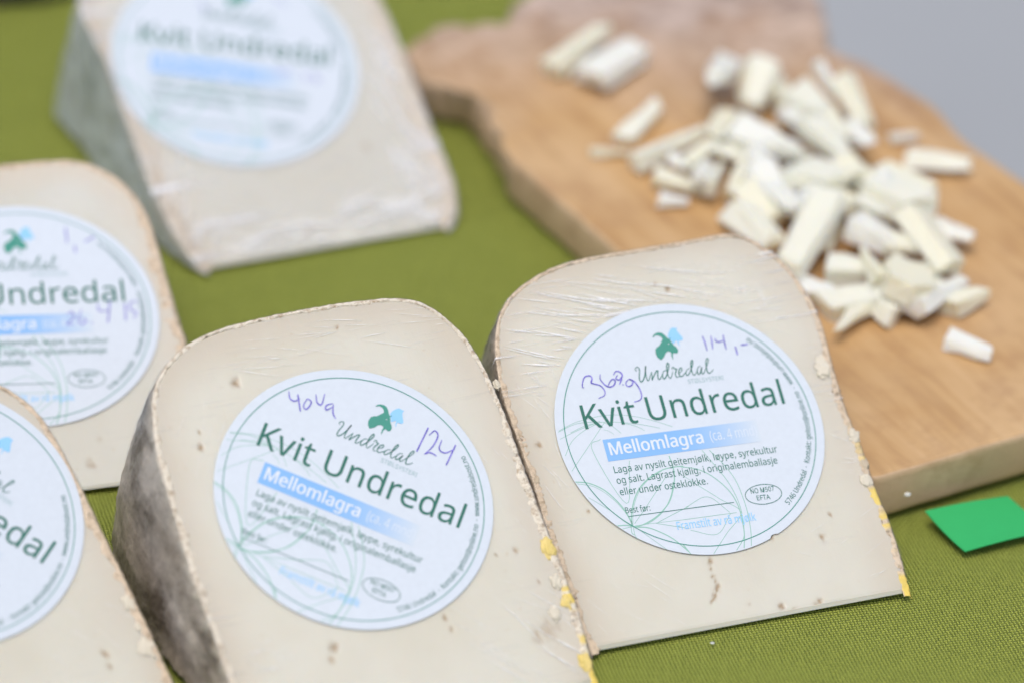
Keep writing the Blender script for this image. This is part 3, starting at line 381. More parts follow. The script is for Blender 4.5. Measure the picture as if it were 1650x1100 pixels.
M_lump_yellow = mat_plain('yellow_wax', (.82, .64, .20), .5, .4, 600, .0008)
M_lump_tan = mat_plain('tan_crust', (.60, .50, .36), .7, .3, 500, .001)
M_smudge = mat_plain('brown_smudge', (.46, .36, .27), .7, .3, 500, .001)
M_lumps = [M_lump_white, M_lump_yellow, M_lump_tan, M_smudge]

# ------------------------------------------------------------------ the ground beyond the table and the cloth
def mat_ground():
    M = NT('grey_paving'); c = M.coord(); n = M.noise(c, 2.2, 3, .5); f = M.noise(c, 60, 4, .6)
    col = M.mix(n, (.31, .33, .355), (.45, .47, .49)); col = M.mix(M.math('MULTIPLY', f, .3), col, (.2, .2, .2))
    M.l(col, M.b.inputs['Base Color']); M.b.inputs['Roughness'].default_value = .85
    M.l(M.bump(f, .4, .003), M.b.inputs['Normal']); return M.m
gr = mesh_obj('ground', [(-6000, -6000, -74), (6000, -6000, -74), (6000, 6000, -74), (-6000, 6000, -74)], [(0, 1, 2, 3)], mat_ground())
tag(gr, kind='structure')

BO = np.array(DATA['board']['out'])
e0, e1 = BO[-5], BO[-1]                       # the board's far long edge; the table ends just inside it
ed = (e1 - e0) / np.linalg.norm(e1 - e0); en = np.array([-ed[1], ed[0]])     # en points off the table
if (np.array([0, 0]) - e0) @ en > 0: en = -en
eo = e0 - en * 2.6
NU, us = 300, np.linspace(-75, 75, 300)
vs = np.r_[np.linspace(-75, -44, 20), np.linspace(-43.6, -1.2, 130)]
prof = [(v, 0.0) for v in vs] + [(-1.2 + 1.2 * math.sin(a), -1.2 + 1.2 * math.cos(a)) for a in np.linspace(.2, math.pi / 2, 7)] + [(0.0 + .02 * k, -1.2 - 2.4 * k) for k in range(1, 25)]
V, F = [], []
for iu, u_ in enumerate(us):
    for iv, (v_, z_) in enumerate(prof):
        q = eo + ed * u_ + en * v_
        if iv < len(vs):
            z = .16 * N3(q[0], q[1], 3, .06) + .07 * N3(q[0] * .8, q[1] * 1.3, 9, .16) - .16
            # a soft crease along the front right and one at the left
            z += .16 * math.exp(-((q[0] * .30 + q[1] + 4.6) / .8) ** 2) * min(1, max(0, (q[0] - 9) / 3)) + .14 * math.exp(-((q[0] * -.9 + q[1] - 12.0) / .7) ** 2) * max(0, 1 - abs(q[0] - 1) / 6)
            z *= min(1, max(0, (-v_ - 1.2) / 3))
            off = 0
        else:
            off = .9 * math.sin(u_ * .42 + N3(u_, 0, 0, .1) * 3) * min(1, (-z_) / 18.0); z = z_
        q = q + en * off
        V.append((q[0], q[1], z - .02))
n_ = len(prof)
for a in range(NU - 1):
    for b in range(n_ - 1):
        F.append((a * n_ + b, (a + 1) * n_ + b, (a + 1) * n_ + b + 1, a * n_ + b + 1))
cl = mesh_obj('tablecloth', V, F, M_cloth)
tag(cl, 'olive green woven cloth covering the table under all the cheese', 'tablecloth')

# ------------------------------------------------------------------ cutting board
def chaikin(P, n=2):
    P = np.asarray(P, float)
    for _ in range(n):
        Q = np.roll(P, -1, axis=0); P = np.stack([.75 * P + .25 * Q, .25 * P + .75 * Q], 1).reshape(-1, 2)
    return P
def densify(P, step):
    out = []
    for a, b in zip(P, np.roll(P, -1, axis=0)):
        k = max(1, int(np.linalg.norm(b - a) / step))
        for j in range(k): out.append(a + (b - a) * j / k)
    return np.array(out)
def board():
    tb = DATA['board']['tb']; lobe = smooth_line(BO[2:21], 5)
    P = chaikin(densify(np.vstack([BO[:2], lobe, BO[21:]]), 1.3), 4)
    if np.sum(P[:, 0] * np.roll(P[:, 1], -1) - np.roll(P[:, 0], -1) * P[:, 1]) < 0: P = P[::-1]
    nrm = np.roll(P, -1, axis=0) - np.roll(P, 1, axis=0); nrm /= np.linalg.norm(nrm, axis=1)[:, None] + 1e-9
    nrm = np.c_[nrm[:, 1], -nrm[:, 0]]                                  # outward
    prof = [(-.20, tb), (-.14, tb - .012), (-.07, tb - .05), (-.02, tb - .13), (0, tb - .3), (0.0, .3), (-.05, .1), (-.16, .02)]
    V, F = [], []; n = len(P)
    for (o_, z) in prof:
        for i in range(n):
            hb = min(1, max(0, ((P[i] - BO[0]) @ np.array([-math.sin(DATA['board']['phi']), math.cos(DATA['board']['phi'])]) - 21) / 2)); wv = .05 * N3(P[i][0], P[i][1], z, .8) + hb * (.30 * N3(P[i][0], P[i][1], z, 1.1) + .16 * N3(P[i][0], P[i][1], z, 2.6))
            q = P[i] + nrm[i] * (o_ + (wv if o_ > -.12 else wv * .9)); V.append((q[0], q[1], z))
    for k in range(len(prof) - 1):
        for i in range(n):
            j = (i + 1) % n; F.append((k * n + i, (k + 1) * n + i, (k + 1) * n + j, k * n + j))
    fm = [0] * (2 * n) + [1] * ((len(prof) - 3) * n)
    F.append(tuple(range(n))); fm.append(0)
    F.append(tuple((len(prof) - 1) * n + i for i in range(n))[::-1]); fm.append(1)
    o = mesh_obj('cutting_board', V, F, None, mats=[M_wood, M_woodside], fm=fm)
    o.data.polygons[len(F) - 2].use_smooth = False
    tag(o, 'thick wooden cutting board with a scalloped handle, heaped with cheese pieces', 'cutting board')
board()

# ------------------------------------------------------------------ printed label artwork (built once, shared)
Z_ORN, Z_BAND, Z_TXT, Z_PEN = .064, .068, .072, .077
def ribbons(name, lines, mat, z, taper=False):
    """flat printed strokes: lines = [(points in label units, width in cm)]"""
    V, F = [], []
    for li, (P, wd) in enumerate(lines):
        P = np.array(smooth_line(P, 7)) * R_LABEL
        if len(P) < 2: continue
        T = np.gradient(P, axis=0); T /= np.linalg.norm(T, axis=1)[:, None] + 1e-9
        Nn = np.c_[-T[:, 1], T[:, 0]]; b = len(V); m = len(P)
        for i in range(m):
            k = 1.0
            if taper: k = .55 + .45 * math.sin(math.pi * i / (m - 1)) if m > 2 else 1
            zz = z + .0006 * (li % 5)
            V += [(*(P[i] + Nn[i] * wd * k / 2), zz), (*(P[i] - Nn[i] * wd * k / 2), zz)]
        for i in range(m - 1): F.append((b + 2 * i, b + 2 * i + 1, b + 2 * i + 3, b + 2 * i + 2))
    me = bpy.data.meshes.new(name); me.from_pydata((np.array(V) * CM).tolist(), [], F); me.materials.append(mat); me.update()
    return me
def poly_mesh(name, polys, mat, z, offset=0.0):
    """filled outlines (with holes) from point lists in cm"""
    cu = bpy.data.curves.new(name, 'CURVE'); cu.dimensions = '2D'; cu.fill_mode = 'BOTH'; cu.offset = offset * CM
    for P in polys:
        s = cu.splines.new('POLY'); s.points.add(len(P) - 1); s.use_cyclic_u = True
        for k, (x, y) in enumerate(P): s.points[k].co = (x * CM, y * CM, 0, 1)
    o = bpy.data.objects.new(name, cu); COL.objects.link(o)
    dg = bpy.context.evaluated_depsgraph_get(); dg.update()
    me = bpy.data.meshes.new_from_object(o.evaluated_get(dg)); me.name = name
    bpy.data.objects.remove(o); bpy.data.curves.remove(cu)
    me.transform(Matrix.Translation((0, 0, z * CM))); me.materials.clear(); me.materials.append(mat)
    if len(me.polygons):
        me.update()
    return me
ALT = {'ø': 'o', 'å': 'a', 'Ø': 'O'}
CAP = 480.0
def circle_pts(cx, cy, r, n=18): return [(cx + r * math.cos(a), cy + r * math.sin(a)) for a in np.linspace(0, 2 * math.pi, n, endpoint=False)]
def glyph_polys(ch):
    g = GL.get(ALT.get(ch, ch), [300, []]); out = [list(zip(c[::2], c[1::2])) for c in g[1]]; extra = []
    if ch in 'øØ':
        H = 367 if ch == 'ø' else 480; W = g[0]
        extra = [[(W * .10, -22), (W * .19, -34), (W * .90, H + 22), (W * .81, H + 34)]]
    if ch == 'å':
        cx = g[0] * .47; extra = [circle_pts(cx, 465, 64), circle_pts(cx, 465, 33)[::-1]]
    return g[0], out, extra
def text_layout(s, x0, y0, x1, y1, cap):
    tot = sum(glyph_polys(c)[0] for c in s); L = math.hypot(x1 - x0, y1 - y0)
    sx = L / tot; sy = cap / CAP; a = math.atan2(y1 - y0, x1 - x0)
    ca, sa = math.cos(a), math.sin(a); x = 0; main, ext = [], []
    for c in s:
        adv, pl, ex = glyph_polys(c)
        for src, dst in ((pl, main), (ex, ext)):
            for P in src:
                dst.append([((x0 + ((x + px) * sx) * ca - py * sy * sa) * R_LABEL, (y0 + ((x + px) * sx) * sa + py * sy * ca) * R_LABEL) for px, py in P])
        x += adv
    return main, ext
def text_mesh(name, items, mat, z, offset=0.0):
    main, ext = [], []
    for it in items:
        a, b = text_layout(*it); main += a; ext += b
    me = poly_mesh(name, main, mat, z, offset)
    if ext:
        me2 = poly_mesh(name, ext, mat, z + .0015, offset * .6)
        bm = bmesh.new(); bm.from_mesh(me); bm.from_mesh(me2); bm.to_mesh(me); bm.free()
    return me
def bolder(me, d):
    bm = bmesh.new(); bm.from_mesh(me)
    for k, (dx, dy) in enumerate(((-d, 0), (d, 0), (0, -d * .6), (0, d * .6))):
        m2 = me.copy(); m2.transform(Matrix.Translation((dx * CM, dy * CM, -.0006 * (k + 1) * CM))); bm.from_mesh(m2); bpy.data.meshes.remove(m2)
    bm.to_mesh(me); bm.free(); return me
def circ_text(name, s, a0, a1, rb, cap, mat, z):
    tot = sum(glyph_polys(c)[0] for c in s); L = (a1 - a0) * rb; sx = L / tot; sy = cap / CAP; x = 0; main = []
    for c in s:
        adv, pl, ex = glyph_polys(c)
        ph = a0 + (x + adv / 2) * sx / rb
        A = np.array([-math.sin(ph), math.cos(ph)]); U = np.array([-math.cos(ph), -math.sin(ph)]); O = np.array([math.cos(ph), math.sin(ph)]) * rb
        for P in pl: main.append([tuple((O + A * (px - adv / 2) * sx + U * py * sy) * R_LABEL) for px, py in P])
        x += adv
    return poly_mesh(name, main, mat, z, .0)
tx = ART['text']
def t_(k, cap): return (*tx[k], cap)
AW = {}
AW['title_lettering'] = text_mesh('title_lettering', [t_('title', .190)], M_green, Z_TXT, .003)
AW['blue_band_lettering'] = bolder(text_mesh('blue_band_lettering', [t_('mell', .098)], M_white, Z_TXT + .002), .013)
AW['faint_band_lettering'] = text_mesh('faint_band_lettering', [t_('mnd', .078)], M_white2, Z_TXT, .001)
AW['small_print'] = text_mesh('small_print', [t_('l1', .053), t_('l2', .053), t_('l3', .053), t_('best', .046), t_('no', .038), t_('efta', .038)], M_green2, Z_TXT, .0005)
AW['blue_lettering'] = text_mesh('blue_lettering', [t_('fram', .062)], M_kid, Z_TXT, .002)
AW['thin_lettering'] = text_mesh('thin_lettering', [t_('stol', .034)], M_thin, Z_TXT, 0)
AW['rim_lettering'] = circ_text('rim_lettering', '5746 Undredal  -  Kontakt: geitost@online.no  -  www.undredalsost.no', math.radians(-51), math.radians(46.5), .898, .040, M_green2, Z_TXT)
AW['script_lettering'] = ribbons('script_lettering', [(P, .036) for P in ART['script']], M_green2, Z_TXT, True)
AW['goat_emblem'] = poly_mesh('goat_emblem', [[(x * R_LABEL, y * R_LABEL) for x, y in ART['goat']], circle_pts(ART['eye'][0][0] * R_LABEL, ART['eye'][0][1] * R_LABEL, .022, 10)], M_goat, Z_TXT)
AW['kid_emblem'] = poly_mesh('kid_emblem', [[(x * R_LABEL, y * R_LABEL) for x, y in ART['kid']]], M_kid, Z_TXT)
AW['leaf_line_drawing'] = ribbons('leaf_line_drawing', [(P, .020 * (w_ if w_ < 1.25 else w_ * 1.25)) for w_, P in ART['orn']], M_pale, Z_ORN)
ang = np.linspace(0, 2 * math.pi, 161)
AW['ring_line'] = ribbons('ring_line', [([(.933 * math.cos(a), .933 * math.sin(a)) for a in ang[::4]], .027)], M_goat, Z_TXT + .001)
ov = ART['oval']; oc = ov[0]
AW['oval_mark'] = ribbons('oval_mark', [([(oc[0] + .138 * math.cos(a), oc[1] - .003 + .077 * math.sin(a)) for a in ang[::4]], .022), (ART['line'], .022)], M_green2, Z_TXT)
def band_mesh():
    n = 40; V, F, fd = [], [], []
    for k in range(n + 1):
        x = -.670 + (1.175) * k / n
        V += [(x * R_LABEL, -.003 * R_LABEL, Z_BAND), (x * R_LABEL, -.176 * R_LABEL, Z_BAND)]
        f = max(0, min(1, (x + .15) / .66)) ** 1.6; fd += [f, f]
    for k in range(n): F.append((2 * k + 1, 2 * k + 3, 2 * k + 2, 2 * k))
    me = bpy.data.meshes.new('blue_band'); me.from_pydata((np.array(V) * CM).tolist(), [], F); me.materials.append(M_band)
    a = me.attributes.new('fade', 'FLOAT', 'POINT'); a.data.foreach_set('value', fd); me.update(); return me
AW['blue_band'] = band_mesh()

def paper_mesh(notch=False):
    n = 240; V, F = [], []
    def rad(a):
        r = R_LABEL
        if notch:
            dd = abs((math.degrees(a) + 67 + 180) % 360 - 180)
            if dd < 1.8: r -= .08 * (1 - (dd / 1.8) ** 2)
        return r
    for z, k in ((.052, 1), (.0585, 1), (.061, .997)):
        for i in range(n):
            a = 2 * math.pi * i / n; r = rad(a) * k; V.append((r * math.cos(a), r * math.sin(a), z))
    for k in range(2):
        for i in range(n):
            j = (i + 1) % n; F.append((k * n + i, k * n + j, (k + 1) * n + j, (k + 1) * n + i))
    F.append(tuple(2 * n + i for i in range(n)))
    me = bpy.data.meshes.new('paper_label'); me.from_pydata((np.array(V) * CM).tolist(), [], F); me.materials.append(M_paper); me.update(); return me
PAPER, PAPER_N = paper_mesh(), paper_mesh(True)

# ------------------------------------------------------------------ cheese wedges
def lump_mesh(name, seed, mat, rx, ry, rz):
    bm = bmesh.new(); bmesh.ops.create_icosphere(bm, subdivisions=4, radius=1)
    for v in bm.verts:
        k = 1 + .42 * N3(v.co.x + seed, v.co.y, v.co.z, 1.5) + .26 * N3(v.co.x, v.co.y + seed, v.co.z, 3.4) + .12 * N3(v.co.x, v.co.y + seed, v.co.z, 8)
        v.co = Vector((v.co.x * rx * k, v.co.y * ry * k, v.co.z * rz * k)) * CM
    me = bpy.data.meshes.new(name); bm.to_mesh(me); bm.free(); me.materials.append(mat)
    me.polygons.foreach_set('use_smooth', [True] * len(me.polygons)); return me

def wedge(C, idx, label, mats, q=1.0, film=(0.4, .04, 1.0, .2), group='wrapped cheese wedges on the green cloth', hand=None, fold=False, wax=False, soft=0.0):
    th = C['th']; mp, mr, mf = mats
    root = empty('cheese_wedge', (C['x'], C['y'], .05), C['yaw'])
    tag(root, label, 'cheese', group)
    ct, st = math.cos(th), math.sin(th); T0 = .30; rr = C['r']
    bulge = {1: .62, 2: .55, 3: .3}.get(idx, .15)
    def pos(s, t, g, off=0.0):
        a = g * th
        s = s + math.copysign(bulge, s) * (1 - g) * min(1, t / 6) * min(1, abs(s) / 4)
        y = t * math.cos(a) - .16 * (1 - g) * max(0, 1 - t / 1.2); z = t * math.sin(a)
        if g > .999: y -= st * off; z += ct * off
        return (s, y, z)
    path = np.array(smooth_line(C['out'], 8)); nP = int(420 * q) | 1
    path = resample(path, nP)
    ker = np.ones(9) / 9; sm = path.copy()
    for k in range(2): sm[4:-4, k] = np.convolve(path[:, k], ker, 'valid')
    path = sm; path[:, 1] = np.maximum(path[:, 1], 0)
    nl = -normals2(path)                                   # path runs left-bottom -> over the top -> right-bottom: inward is right of travel
    # nl points inward (right of travel)
    seed = idx * 7.3
    # ---- paste: the cut cheese itself
    inner = path + nl * .10; inner = inner[inner[:, 1] > T0 + .01]
    inner = np.vstack([[inner[0, 0], T0], inner, [inner[-1, 0], T0]])
    nb = int(110 * q); bot = np.c_[np.linspace(inner[-1, 0], inner[0, 0], nb + 2)[1:-1], np.full(nb, T0)]
    ring = np.vstack([inner, bot]); M = len(ring); K = int(96 * q)
    c0 = np.array([0.0, rr * .5]); V, F, pit, near = [], [], [], []
    pits = C.get('pit', [])
    fr_ = 1 - (np.arange(K + 1) / K) ** 1.15
    Q = c0 + (ring[None] - c0) * fr_[:, None, None]; DD = path_dist(Q.reshape(-1, 2), inner).reshape(K + 1, M)
    for k in range(K + 1):
        for i in range(M):
            s, t = Q[k, i]
            dz = .012 * N3(s + seed, t, 1, .7) + (0 if k else -.02)
            pv = 0.0
            for (ps, pt, pr, *kk) in pits:
                dk = kk[0] if kk else 1.0
                dd = math.hypot(s - ps + .25 * pr * N3(s * 5, t * 5, 4), (t - pt) * .75) * (1 + .5 * N3(s * 6, t * 6, seed + 8))
                if dd < pr * 2.2:
                    e = (1 + .9 * N3(s * 9 + seed, t * 9, 2)) * math.exp(-(dd / (pr * .75)) ** 2); pv = max(pv, min(1, e) * dk); dz -= .35 * pr * e * dk * dk
            V.append(pos(s, t, 1.0, dz)); pit.append(min(.8, pv * .95))
            tt = max(0, 1 - DD[k, i] / (1.5 + .8 * N3(s, t, seed, .5)))
            near.append(tt ** 1.4)
    for k in range(K):
        for i in range(M):
            j = (i + 1) % M
            F.append((k * M + j, k * M + i, (k + 1) * M + i, (k + 1) * M + j))
    base = len(V); G = 8
    for g in range(G + 1):
        gg = 1 - (g + 1) / (G + 1) if g < G else 0.0
        for i in range(M): V.append(pos(ring[i][0], ring[i][1], gg)); pit.append(0); near.append(0.1)
    rows = [list(range(M))] + [list(range(base + g * M, base + (g + 1) * M)) for g in range(G + 1)]
    for a, b in zip(rows[:-1], rows[1:]):
        for i in range(M):
            j = (i + 1) % M; F.append((a[i], a[j], b[j], b[i]))
    F.append(tuple(rows[-1]))
    o = mesh_obj('cheese_paste', V, F, mp, root); attr(o, 'pit', pit); attr(o, 'near_rind', near)
    # ---- rind
    V, F, cr, wx = [], [], [], []
    offs = [(-.0, 'in2'), (.25, 'f'), (.5, 'f'), (.8, 'f'), (1.0, 'f')]
    GS = [.985, .95, .9, .84, .77, .7, .62, .54, .46, .38, .3, .22, .15, .09, .04, 0]
    for i in range(nP):
        s, t = path[i]; n = nl[i]
        thick = .22 + .12 * N3(i * .13, seed, 0) + .10 * N3(i * .37, seed, 5) + .09 * N3(i * .9, seed, 9)
        thick *= (1 + soft) * (1.15 - .55 * max(0, min(1, (t - rr * .62) / (rr * .3))))
        wv = 0.0
        if wax and s > 0 and t < 6.2:
            wv = max(0, min(1, (N3(t * 1.3, 3.1 + seed, 0) + .04) * 4)) * min(1, (6.2 - t) / 1.0) * (1 if N3(t * 5.5, seed, 2) > -.12 else 0)
        if wax and s > 0 and t < .7: wv = 1
        for k, (fr, kind) in enumerate(offs):
            d_ = thick * (1 - fr)
            hh = (.022 + .03 * N3(s * 3.3, t * 3.3, seed + k * .2, 1) + .05 * N3(s * 9, t * 9, seed, 1)) if k else -.03
            if k == 4: hh -= .012
            V.append(pos(s + n[0] * d_, t + n[1] * d_, 1.0, hh)); cr.append(1.0 if k < 4 else .35); wx.append(wv if k else 0)
        for g in GS:
            a = g * th
            bump = .05 * N3(s * 1.1, t * g * 3, g * 8 + seed, 1) + .04 * N3(s * 3, t * a * 3, t * 3, 1) + .055 * N3(s * 8, t * a * 8, t * 8, 1)
            ss, tt = s - n[0] * bump, t - n[1] * bump
            V.append(pos(ss, max(tt, 0), g)); cr.append(max(0, .35 - (1 - g) * max(t, 2) * th / (.14 + .10 * N3(s * 4, t * 4, seed))) if s > 0 else max(0, 1 - (1 - g) * max(t, 2) * th / (.34 + .3 * N3(s * 3, t * 3, seed)))); wx.append(wv * max(0, 1 - (1 - g) * t * th / .5))
    m = len(offs) + len(GS)
    for i in range(nP - 1):
        for k in range(m - 1): F.append((i * m + k, i * m + k + 1, (i + 1) * m + k + 1, (i + 1) * m + k))
    o = mesh_obj('rind', V, F, mr, root); attr(o, 'crust', np.clip(cr, 0, 1)); attr(o, 'wax', wx)
    # ---- stretched plastic film
    V, F, wr, UV = [], [], [], []
    op = path - nl * .015; op = op[op[:, 1] > T0]; nb = 60
    nlo = nl[(path - nl * .015)[:, 1] > T0]; sel = op[::3]; bot = np.c_[np.linspace(sel[-1, 0], sel[0, 0], nb + 2)[1:-1], np.full(nb, T0 - .02)]
    ring = np.vstack([sel, bot]); M = len(ring); K = 34; ns = len(sel)
    fr_ = 1 - (np.arange(K + 1) / K) ** 1.3
    Q = c0 + (ring[None] - c0) * fr_[:, None, None]; DD = path_dist(Q.reshape(-1, 2), path).reshape(K + 1, M)
    for k in range(K + 1):
        for i in range(M):
            s, t = Q[k, i]
            rim = max(0, 1 - DD[k, i] / .5)
            dz = .034 + .055 * rim + .006 * N3(s * 2, t * 2, seed)
            dz = dz * min(1, .15 + (t - T0 + .02) / .6)
            if fold and t < 2.2: dz += (.10 + .09 * N3(s * .9, t * .8, seed)) * (1 - t / 2.2)
            V.append(pos(s, t, 1.0, dz)); UV.append((s * CM, t * CM))
            wr.append(film_zone(idx, s, t, rr))
    for k in range(K):
        for i in range(M):
            j = (i + 1) % M; F.append((k * M + j, k * M + i, (k + 1) * M + i, (k + 1) * M + j))
    prev = list(range(M)); ext = np.r_[ring[:1] * 0, ring[1:] * 0]
    nr = np.zeros_like(ring); nr[:ns] = -nlo[::3]
    for g in (.97, .85, .7, .5, .3, .1, 0.0):
        b0 = len(V)
        for i in range(M):
            s, t = ring[i] + nr[i] * (.05 + .03 * N3(i * .3, g * 5, seed))
            V.append(pos(s, max(t, .02), g)); UV.append(((s + (1 - g) * 4) * CM, (t + (1 - g) * 3) * CM)); wr.append((1.8 if idx == 2 else .55) if i < ns else .2)
        cur = list(range(b0, b0 + M))
        for i in range(ns - 1):
            j = i + 1; F.append((prev[j], cur[j], cur[i], prev[i]))
        prev = cur
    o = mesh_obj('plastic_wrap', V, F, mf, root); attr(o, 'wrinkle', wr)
    uv = o.data.uv_layers.new(name='UVMap'); li = np.empty(len(o.data.loops), dtype=np.int32); o.data.loops.foreach_get('vertex_index', li)
    uv.data.foreach_set('uv', np.array(UV, dtype=np.float32)[li].ravel())
    # ---- stretch creases standing up in the film, glints painted on them in white
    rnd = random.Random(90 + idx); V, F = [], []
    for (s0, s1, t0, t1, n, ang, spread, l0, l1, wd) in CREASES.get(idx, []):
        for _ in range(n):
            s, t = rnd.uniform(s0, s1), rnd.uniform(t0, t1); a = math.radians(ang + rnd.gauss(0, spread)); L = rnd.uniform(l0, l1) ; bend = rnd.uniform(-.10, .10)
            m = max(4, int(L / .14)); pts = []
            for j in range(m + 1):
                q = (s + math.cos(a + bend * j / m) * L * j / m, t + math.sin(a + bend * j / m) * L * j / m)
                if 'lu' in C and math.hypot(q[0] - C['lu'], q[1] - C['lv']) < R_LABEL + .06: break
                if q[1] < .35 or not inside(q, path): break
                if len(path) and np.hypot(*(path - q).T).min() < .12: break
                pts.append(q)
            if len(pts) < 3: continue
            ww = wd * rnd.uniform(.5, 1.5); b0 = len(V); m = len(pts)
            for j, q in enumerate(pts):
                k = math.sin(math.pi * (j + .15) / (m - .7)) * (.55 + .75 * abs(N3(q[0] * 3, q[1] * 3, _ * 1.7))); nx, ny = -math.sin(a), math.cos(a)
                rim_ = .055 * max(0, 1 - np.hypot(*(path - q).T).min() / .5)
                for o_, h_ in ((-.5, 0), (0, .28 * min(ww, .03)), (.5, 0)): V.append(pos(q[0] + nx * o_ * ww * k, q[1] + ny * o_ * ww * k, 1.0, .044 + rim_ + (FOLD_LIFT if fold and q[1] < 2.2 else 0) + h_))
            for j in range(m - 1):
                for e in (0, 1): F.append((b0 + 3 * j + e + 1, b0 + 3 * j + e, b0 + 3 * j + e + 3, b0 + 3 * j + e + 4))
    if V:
        o = mesh_obj('film_crease_glints', V, F, M_crease_glint if idx != 2 else M_fold_glint, root); o['kind'] = 'stuff'
    # ---- crust lumps and wax blobs on the cut edge
    for k, (s, t, r, kind) in enumerate(C.get('lump', [])):
        lo = link(['crust_lump', 'wax_blob', 'crust_lump', 'brown_smudge'][kind], lump_mesh('lump', k * 3 + idx, M_lumps[kind], r * .85, r * 1.25, min(.075, r * .35) if kind != 3 else .04), root)
        lo.matrix_local = Matrix.Translation(Vector(pos(s, t, 1.0, .0)) * CM) @ Matrix.Rotation(th, 4, 'X')
    # ---- label
    if 'lu' in C:
        a = C['al']; ex = Vector((math.cos(a), math.sin(a) * ct, math.sin(a) * st)); ey = Vector((-math.sin(a), math.cos(a) * ct, math.cos(a) * st)); ez = ex.cross(ey)
        org = Vector(pos(C['lu'], C['lv'], 1.0)) * CM
        lab = link('paper_label', PAPER_N if idx == 0 else PAPER, root)
        lab.matrix_local = Matrix(((ex.x, ey.x, ez.x, org.x), (ex.y, ey.y, ez.y, org.y), (ex.z, ey.z, ez.z, org.z), (0, 0, 0, 1)))
        for nm, me in AW.items(): link(nm, me, lab)
        if hand is not None:
            for a_, b_ in ([(0, 6), (6, 99)], [(0, 6), (6, 99)], [(0, 1), (1, 2), (2, 99)], [(0, 3), (3, 99)])[hand]:
                link('handwriting', ribbons('handwriting', [(P, .045) for P in ART['hand'][hand][a_:b_]], M_pen, Z_PEN, True), lab)
    return root

# (s range, t range, count, direction, spread, length range, width): bundles of stretch creases with painted glints per wedge
CREASES = {
 0: [(-5.2, 0, 9.8, 12.9, 78, -19, 4, .8, 3.8, .034), (-.5, 4.5, 11.2, 13.0, 26, -24, 9, .4, 1.8, .014), (2.2, 4.6, 9.6, 12.4, 20, -8, 10, .4, 1.6, .015),
     (1.8, 4.2, 10.6, 12.8, 9, -78, 14, .3, 1.0, .022), (-5.2, -3.6, 6, 10.2, 26, -62, 13, .3, 1.3, .015), (4.0, 5.2, 4.5, 9.5, 22, -10, 12, .3, 1.0, .016),
     (-5.0, -2.2, .6, 3.5, 16, -50, 12, .4, 1.6, .010), (1.5, 4.6, .7, 3, 12, 20, 14, .3, 1.0, .012), (-1.5, 2, 11.0, 12.6, 12, -14, 4, 1.2, 3.0, .010)],
 1: [(-3, 4.6, 12.5, 13.8, 26, -10, 8, .4, 1.8, .018), (1.5, 5, .6, 4.2, 26, -48, 6, .6, 2.8, .018), (-5.2, -4.2, 2.8, 3.8, 14, -15, 16, .3, 1.1, .022), (3.6, 5.0, 5, 10, 12, -60, 14, .3, 1.0, .010), (-5, -3.4, 9, 12, 10, 60, 14, .4, 1.2, .010)],
 2: [(-4.2, 4, .4, 1.7, 34, 6, 14, .6, 2.4, .24), (3.4, 4.9, .5, 9, 46, -75, 12, .6, 1.9, .20), (-4.8, -3.8, .6, 10, 34, 78, 12, .6, 1.9, .15), (-3, 4, 2, 4, 10, 20, 30, .4, 1.2, .05)],
 3: [(0, 5, 10, 12, 12, -40, 15, .4, 1.4, .012)], 4: [(2, 5, .6, 6, 16, -50, 14, .4, 1.2, .012)]}
FOLD_LIFT = .12
def inside(q, P):
    x, y = q; X, Y = P[:, 0], P[:, 1]; X2, Y2 = np.roll(X, -1), np.roll(Y, -1)
    c = (Y > y) != (Y2 > y)
    return bool(np.sum(c & (x < (X2 - X) * (y - Y) / (Y2 - Y + 1e-12) + X)) % 2)
def path_dist(Q, path):
    Q = np.asarray(Q); P = path[::3]; out = np.empty(len(Q))
    for a in range(0, len(Q), 4000):
        q = Q[a:a + 4000]; out[a:a + 4000] = np.sqrt(((q[:, None, :] - P[None]) ** 2).sum(2).min(1))
    return out
def film_zone(idx, s, t, rr):  # where crease streaks and their painted glints gather on each film
    if idx == 0: return max(.06, .75 * min(1, (t - 8.2) / 2.2)) + (.75 if s < -4.2 and t > 4 else 0) + (.5 if s > 4.2 and t > 5 else 0) + (.25 if s < -3 and t < 2.5 else 0)
    if idx == 1: return .06 + (.35 if t > 10 else 0) + (.28 if s > 2.2 and t < 4.5 else 0) + (.4 if s < -4.6 and t < 6 else 0)
    if idx == 2: return .35 + 1.5 * max(0, 1 - t / 2.4) + 1.3 * max(0, (s - 3.6) / 1.2) + 1.0 * max(0, (-3.8 - s))
    return .15

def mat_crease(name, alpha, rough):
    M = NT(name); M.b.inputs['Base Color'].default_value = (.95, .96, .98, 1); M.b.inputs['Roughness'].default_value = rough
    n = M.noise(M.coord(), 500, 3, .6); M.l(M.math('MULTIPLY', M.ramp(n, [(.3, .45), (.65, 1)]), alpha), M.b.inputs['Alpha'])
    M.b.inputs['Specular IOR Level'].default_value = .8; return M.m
M_crease_glint = mat_crease('glint_white_film_crease', 1.1, .2); M_fold_glint = mat_crease('highlight_white_film_fold', .5, .25)  # white base colour paints the highlights onto creases and folds
cream = (.700, .682, .592)
P_A = mat_paste('pale_cheese_paste', cream, (.575, .485, .38))
P_C = mat_paste('cool_cheese_paste', (.66, .655, .59), (.67, .55, .42))
R_dark = mat_rind('grey_brown_mould_rind', (.15, .115, .085), (.74, .65, .55), (.80, .73, .60), streak=(1, .28, .55))
R_tan = mat_rind('brown_crusted_rind', (.12, .10, .09), (.42, .36, .30), (.72, .58, .42))
R_grey = mat_rind('blue_grey_rind', (.34, .38, .38), (.78, .84, .87), (.70, .62, .50), gloss=.35)
